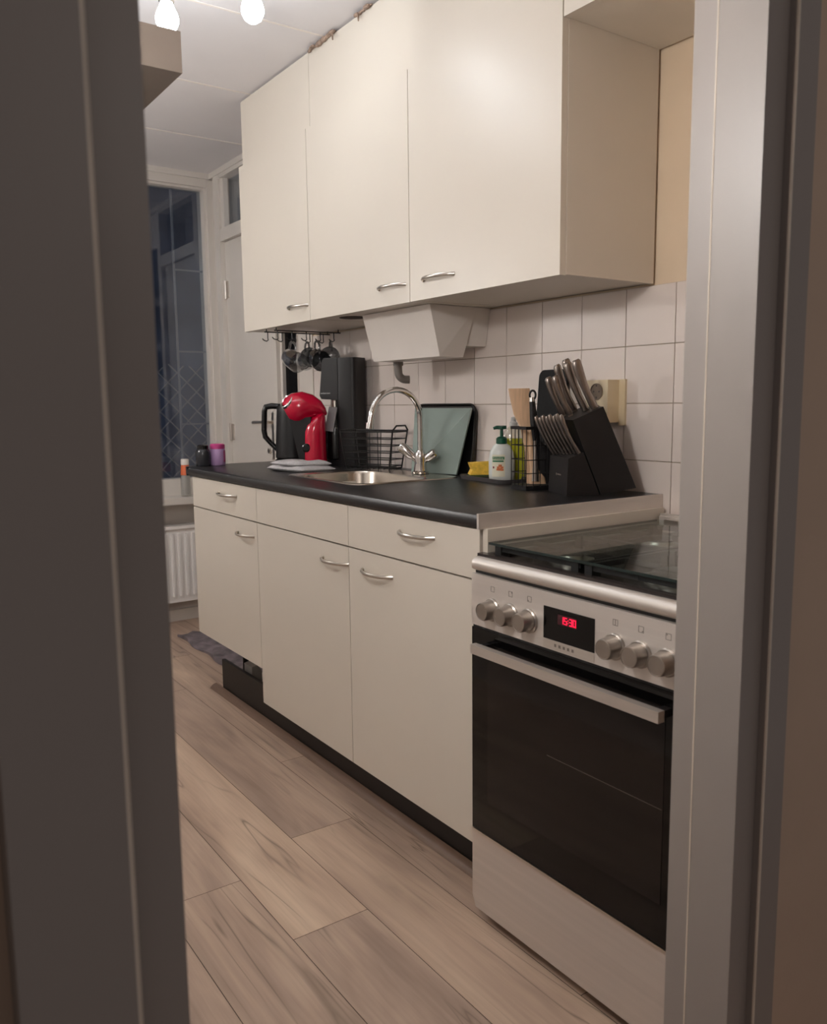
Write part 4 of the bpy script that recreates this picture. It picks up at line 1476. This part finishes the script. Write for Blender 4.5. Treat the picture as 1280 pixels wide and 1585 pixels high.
# black rounded board behind the knives
b = B()
b.prism(rrect(-0.055, 0.055, 0.0, 0.322, 0.02, 5), -0.005, 0.005, 'yz', 0.002, 1, Matrix.Translation((1.660, 1.722, ZT)) @ Matrix.Rotation(math.radians(5), 4, 'Y'))
tag(obj('chopping_board', b, M['chop']), 'narrow black board with rounded corners standing behind the knife block', 'chopping board')

# ivory double socket on the tiles
t = thing('wall_socket', 'ivory double power socket on the tiles behind the knife block', 'socket', (XW, 1.53, 1.115))
b = B()
b.box(XW-0.050, XW, 1.490, 1.566, 1.062, 1.172, 0.004, 2)
obj('housing', b, M['socket'], t)
b = B()
b.box(XW-0.007, XW, 1.470, 1.490, 1.054, 1.173, 0.002, 1)
obj('back_plate', b, M['socket'], t)
for z in (1.142, 1.087):
    b = B()
    mx = Matrix.Translation((XW-0.0503, 1.528, z)) @ Matrix.Rotation(-PI/2, 4, 'Y')
    b.lathe([(0.0215, 0.0), (0.0215, 0.0015), (0.0195, 0.0018), (0.0185, 0.0006), (0.001, 0.0004)], (0, 0, 0), 28, mx)
    s = obj('socket_well', b, M['hole'], t)
    b = B()
    for dy in (-0.0095, 0.0095):
        b.cyl((XW-0.0512, 1.528+dy, z), (XW-0.0500, 1.528+dy, z), 0.0026, seg=10)
    b.box(XW-0.0514, XW-0.0500, 1.5255, 1.5305, z+0.013, z+0.018)
    b.box(XW-0.0514, XW-0.0500, 1.5255, 1.5305, z-0.018, z-0.013)
    obj('contacts', b, M['hole_dark'], s)

# jars at the window end of the worktop
t = thing('dark_jar', 'small dark glass jar at the window end of the worktop', 'jar', (1.178, 3.105, ZT))
b = B()
b.lathe([(0.026, 0.0), (0.028, 0.003), (0.028, 0.052), (0.024, 0.062), (0.020, 0.066)], (1.178, 3.105, ZT), 28)
obj('body', b, M['smoke'], t)
b = B()
b.lathe([(0.021, 0.064), (0.021, 0.078), (0.016, 0.081), (0.002, 0.0815)], (1.178, 3.105, ZT), 24)
obj('lid', b, M['black_gloss'], t)
t = thing('lilac_jar', 'lilac and pink tub beside the small dark jar', 'jar', (1.237, 3.105, ZT))
b = B()
b.lathe([(0.027, 0.0), (0.029, 0.003), (0.029, 0.060), (0.027, 0.064)], (1.237, 3.105, ZT), 28)
obj('body', b, M['purple'], t)
b = B()
b.lathe([(0.0285, 0.064), (0.0285, 0.080), (0.024, 0.083), (0.002, 0.0835)], (1.237, 3.105, ZT), 28)
obj('lid', b, M['pink'], t, label='pink lid')
b = B()
b.lathe([(0.0296, 0.012), (0.0298, 0.058)], (1.237, 3.105, ZT), 28, cap=False)
bm2 = b.bm
dl_ = [v for v in bm2.verts if not ((v.co.x-1.237) > 0.012)]
bmesh.ops.delete(bm2, geom=dl_, context='VERTS')
obj('pink_patch', b, M['pink'], t)
# small clear bottle on the window sill
SB = Matrix.Translation((1.462, 4.11, 0.661)) @ Matrix.Diagonal((1, 1, 1.17, 1)) @ Matrix.Translation((-1.462, -4.11, -0.661))
t = thing('sill_bottle', 'small clear bottle with orange neck label on the window sill', 'bottle', (1.462, 4.11, 0.661))
b = B()
b.lathe([(0.024, 0.0), (0.026, 0.004), (0.026, 0.075), (0.021, 0.10), (0.018, 0.125), (0.016, 0.14)], (1.462, 4.11, 0.661), 28, mx=SB)
obj('body', b, M['clear'], t)
b = B()
b.lathe([(0.022, 0.006), (0.023, 0.008), (0.023, 0.070), (0.018, 0.098), (0.002, 0.1)], (1.462, 4.11, 0.661), 24, mx=SB)
obj('contents', b, M['white_print'], t)
b = B()
b.lathe([(0.0235, 0.092), (0.0195, 0.135)], (1.462, 4.11, 0.661), 28, cap=False, mx=SB)
obj('neck_label', b, M['orange'], t)
b = B()
b.lathe([(0.020, 0.136), (0.020, 0.158), (0.018, 0.161), (0.002, 0.1615)], (1.462, 4.11, 0.661), 24, mx=SB)
obj('cap', b, M['white_plastic'], t)

# ------------------------------------------------------------------ mug hooks and glass mugs
t = thing('mug_rack', 'black wire mug rack with hooks under the far wall cabinet', 'hook rack', (1.54, 2.95, ZU))
HK = []
zr = ZU-0.012
for yb in (2.975, 2.89):
    b = B()
    b.cyl((1.392, yb, zr), (1.675, yb, zr), 0.0022, seg=8)
    for x in (1.40, 1.665):
        b.cyl((x, yb, zr), (x, yb, ZU), 0.0022, seg=8)
    obj('rail', b, M['black_wire'], t)
for yb in (2.975, 2.89):
    for x in (1.405, 1.465, 1.525, 1.585, 1.645):
        b = B()
        b.tube([(x, yb, zr), (x, yb, zr-0.022), (x, yb-0.003, zr-0.030), (x-0.008, yb-0.006, zr-0.035), (x-0.020, yb-0.008, zr-0.032), (x-0.026, yb-0.008, zr-0.026)], 0.002, 8)
        obj('hook', b, M['black_wire'], t)

def glass_mug(loc, rz, label, m, tilt):
    """hangs by its handle: body axis horizontal, opening towards local -x"""
    o = thing('glass_mug', label, 'mug', loc, rz, 'glass mugs hanging on the rack')
    mx = Matrix.Translation((0, 0, -0.058)) @ Matrix.Rotation(tilt, 4, 'Y') @ Matrix.Rotation(-PI/2, 4, 'Y')
    b = B()
    b.lathe([(0.001, -0.040), (0.030, -0.040), (0.034, -0.036), (0.038, 0.0), (0.0395, 0.042), (0.0385, 0.0425), (0.0365, 0.0), (0.031, -0.031), (0.001, -0.031)], (0, 0, 0), 30, mx, cap=False)
    obj('cup', b, m, o, sharp=60, local=True)
    b = B()
    b.tube([(0.024, 0, -0.022), (0.024, 0, -0.002), (0.012, 0, 0.008), (-0.010, 0, 0.008), (-0.024, 0, -0.002), (-0.026, 0, -0.020)], 0.0045, 10, mx=Matrix.Rotation(tilt, 4, 'Y'))
    obj('handle', b, m, o, sharp=60, local=True)
    return o
vz = math.atan2(2.9, 1.5)
glass_mug((1.507, 2.967, zr-0.044), vz+0.50, 'clear glass mug hanging farthest left on the mug rack', M['mugglass'], -0.35)
glass_mug((1.567, 2.882, zr-0.044), vz+0.35, 'smoky glass mug hanging in front, beside the clear one', M['darkglass'], -0.25)
glass_mug((1.567, 2.967, zr-0.044), vz+0.3, 'smoky glass mug hanging behind the front smoky mug', M['darkglass'], 0.2)
glass_mug((1.627, 2.882, zr-0.044), vz-0.2, 'dark glass mug hanging farthest right, behind the soda maker', M['darkglass'], 0.2)

# ------------------------------------------------------------------ floor level things
b = B()
t2 = bmesh.new()
r = random.Random(5)
nx, ny = 12, 36
X0, X1, Y0, Y1 = 1.315, 1.62, 2.62, 3.90
gv = [[t2.verts.new((X0+(X1-X0)*i/nx+0.008*math.sin(j*0.8), Y0+(Y1-Y0)*j/ny, 0.010+0.006*math.sin(i*1.7+j*0.6)+r.uniform(0, 0.004))) for j in range(ny+1)] for i in range(nx+1)]
gb = [[t2.verts.new((v.co.x, v.co.y, 0.001)) for v in row] for row in gv]
for i in range(nx):
    for j in range(ny):
        t2.faces.new((gv[i][j], gv[i+1][j], gv[i+1][j+1], gv[i][j+1]))
        t2.faces.new((gb[i][j], gb[i][j+1], gb[i+1][j+1], gb[i+1][j]))
for i in range(nx):
    t2.faces.new((gb[i][0], gb[i+1][0], gv[i+1][0], gv[i][0]))
    t2.faces.new((gv[i][ny], gv[i+1][ny], gb[i+1][ny], gb[i][ny]))
for j in range(ny):
    t2.faces.new((gv[0][j], gv[0][j+1], gb[0][j+1], gb[0][j]))
    t2.faces.new((gb[nx][j], gb[nx][j+1], gv[nx][j+1], gv[nx][j]))
b._merge(t2)
tag(obj('floor_mat', b, M['mat'], sharp=80), 'crumpled grey and purple mat on the floor under the far base cabinet', 'mat')
for (x, y, w, h, lb_) in ((1.245, 2.86, 0.035, 0.15, 'grey block behind the plinth board, nearer the window'), (1.255, 2.73, 0.03, 0.145, 'grey block behind the plinth board, nearer the sink')):
    b = B()
    b.prism([(x-0.02, 0.001), (x+0.02, 0.001), (x+0.02, h-0.03), (x+0.005, h), (x-0.02, h-0.006)], y-w, y+w, 'xz', 0.004, 2)
    tag(obj('floor_block', b, M['tray_grey'] if False else M['white_print']), lb_, 'block', 'grey blocks behind the plinth')

# ------------------------------------------------------------------ shelf on the left wall
t = thing('wall_shelf', 'taupe shelf board high on the left wall below the lamp', 'shelf', (XL, 1.8, 1.70))
b = B()
b.box(XL+0.001, 0.562, 1.50, 2.05, 1.696, 1.765, 0.002, 1)
obj('board', b, M['shelf'], t)
b = B()
b.box(XL+0.001, XL+0.02, 1.55, 2.0, 1.65, 1.696, 0.002, 1)
obj('wall_batten', b, M['shelf'], t)
b = B()
b.box(0.33, 0.470, 1.60, 1.80, 1.7655, 1.89, 0.002, 1)
tag(obj('storage_box', b, M['shelf_item']), 'brown grey box on the high shelf beside the door frame', 'box')
b = B()
b.box(0.42, 0.545, 1.81, 1.93, 1.7655, 1.92, 0.002, 1)
tag(obj('carton', b, M['white_plastic']), 'white carton on the high shelf behind the brown grey box', 'box')

# ------------------------------------------------------------------ ceiling lamps with bare bulbs
def bulb_lamp(name, label, spots, plate):
    """a ceiling rail carrying bare bulbs in chrome sockets"""
    t = thing(name, label, 'lamp', (plate[0], plate[1], CEIL))
    b = B()
    b.lathe([(0.055, 0.0), (0.055, -0.018), (0.045, -0.024), (0.001, -0.024)], (plate[0], plate[1], CEIL), 30)
    p, q = Vector(spots[0][:2]), Vector(spots[-1][:2])
    m_ = (p+q)/2
    b.box(-0.012, 0.012, -(q-p).length/2-0.03, (q-p).length/2+0.03, -0.024, -0.010, 0.003, 2, Matrix.Translation((m_.x, m_.y, CEIL)) @ Matrix.Rotation(math.atan2((q-p).y, (q-p).x)-PI/2, 4, 'Z'))
    obj('rail', b, M['chrome'], t)
    for x, y, zc in spots:
        b = B()
        b.lathe([(0.010, CEIL-0.012), (0.010, zc+0.085), (0.019, zc+0.083), (0.020, zc+0.043), (0.016, zc+0.040)], (x, y, 0), 20)
        s = obj('socket', b, M['chrome'], t)
        b = B()
        b.lathe([(0.001, -0.031), (0.012, -0.0295), (0.022, -0.022), (0.0285, -0.009), (0.0295, 0.003), (0.026, 0.016), (0.019, 0.030), (0.0145, 0.042)], (x, y, zc), 28)
        obj('bulb', b, M['bulb'], s, label='glowing bulb')
bulb_lamp('ceiling_lamp', 'ceiling lamp rail with bare glowing bulbs, above the high shelf', [(0.987, 2.116, 2.125), (0.805, 2.240, 2.104), (0.623, 2.364, 2.118), (0.441, 2.488, 2.118)], (0.72, 2.298))  # last two bulbs are added out of view for more light
# unseen fill globes added on the left wall to even out the brightness
def fill_lamp(y, z, r, label):
    x = XL+0.125
    t = thing('fill_lamp', label, 'lamp', (XL, y, z), group='added fill globes on the left wall')
    b = B()
    b.lathe([(0.05, 0.0), (0.05, 0.010), (0.02, 0.018), (0.012, 0.04)], (0, 0, 0), 24, Matrix.Translation((XL, y, z)) @ Matrix.Rotation(PI/2, 4, 'Y'))
    obj('fill_lamp_plate', b, M['chrome'], t)
    b = B()
    b.ball((x, y, z), r)
    obj('globe', b, M['globe'], t, label='glowing fill globe')
fill_lamp(1.02, 1.60, 0.060, 'added unseen fill globe on the left wall just inside the doorway')
fill_lamp(3.20, 1.60, 0.055, 'added unseen fill globe on the left wall near the window end')
# unseen fill globe added in the hall for glints on the door frame
b = B()
b.box(-0.8, 2.3, -2.2, 0.62, 2.62, 2.68)
struct('ceiling_hall', b, M['ceiling'])
HX, HY, HZ = 1.0, -1.25, 2.0
t = thing('hall_fill_lamp', 'added unseen fill globe in the hall outside the kitchen doorway', 'lamp', (HX, HY, HZ))
b = B()
b.ball((HX, HY, HZ), 0.07)
obj('globe', b, M['hall_fill_globe'], t, label='glowing fill globe')
b = B()
b.cyl((HX, HY, HZ+0.065), (HX, HY, 2.62), 0.003, seg=8)
b.lathe([(0.03, 0.06), (0.03, 0.09), (0.008, 0.10)], (HX, HY, HZ), 20)
obj('cord', b, M['black_matte'], t)
bpy.context.view_layer.update()
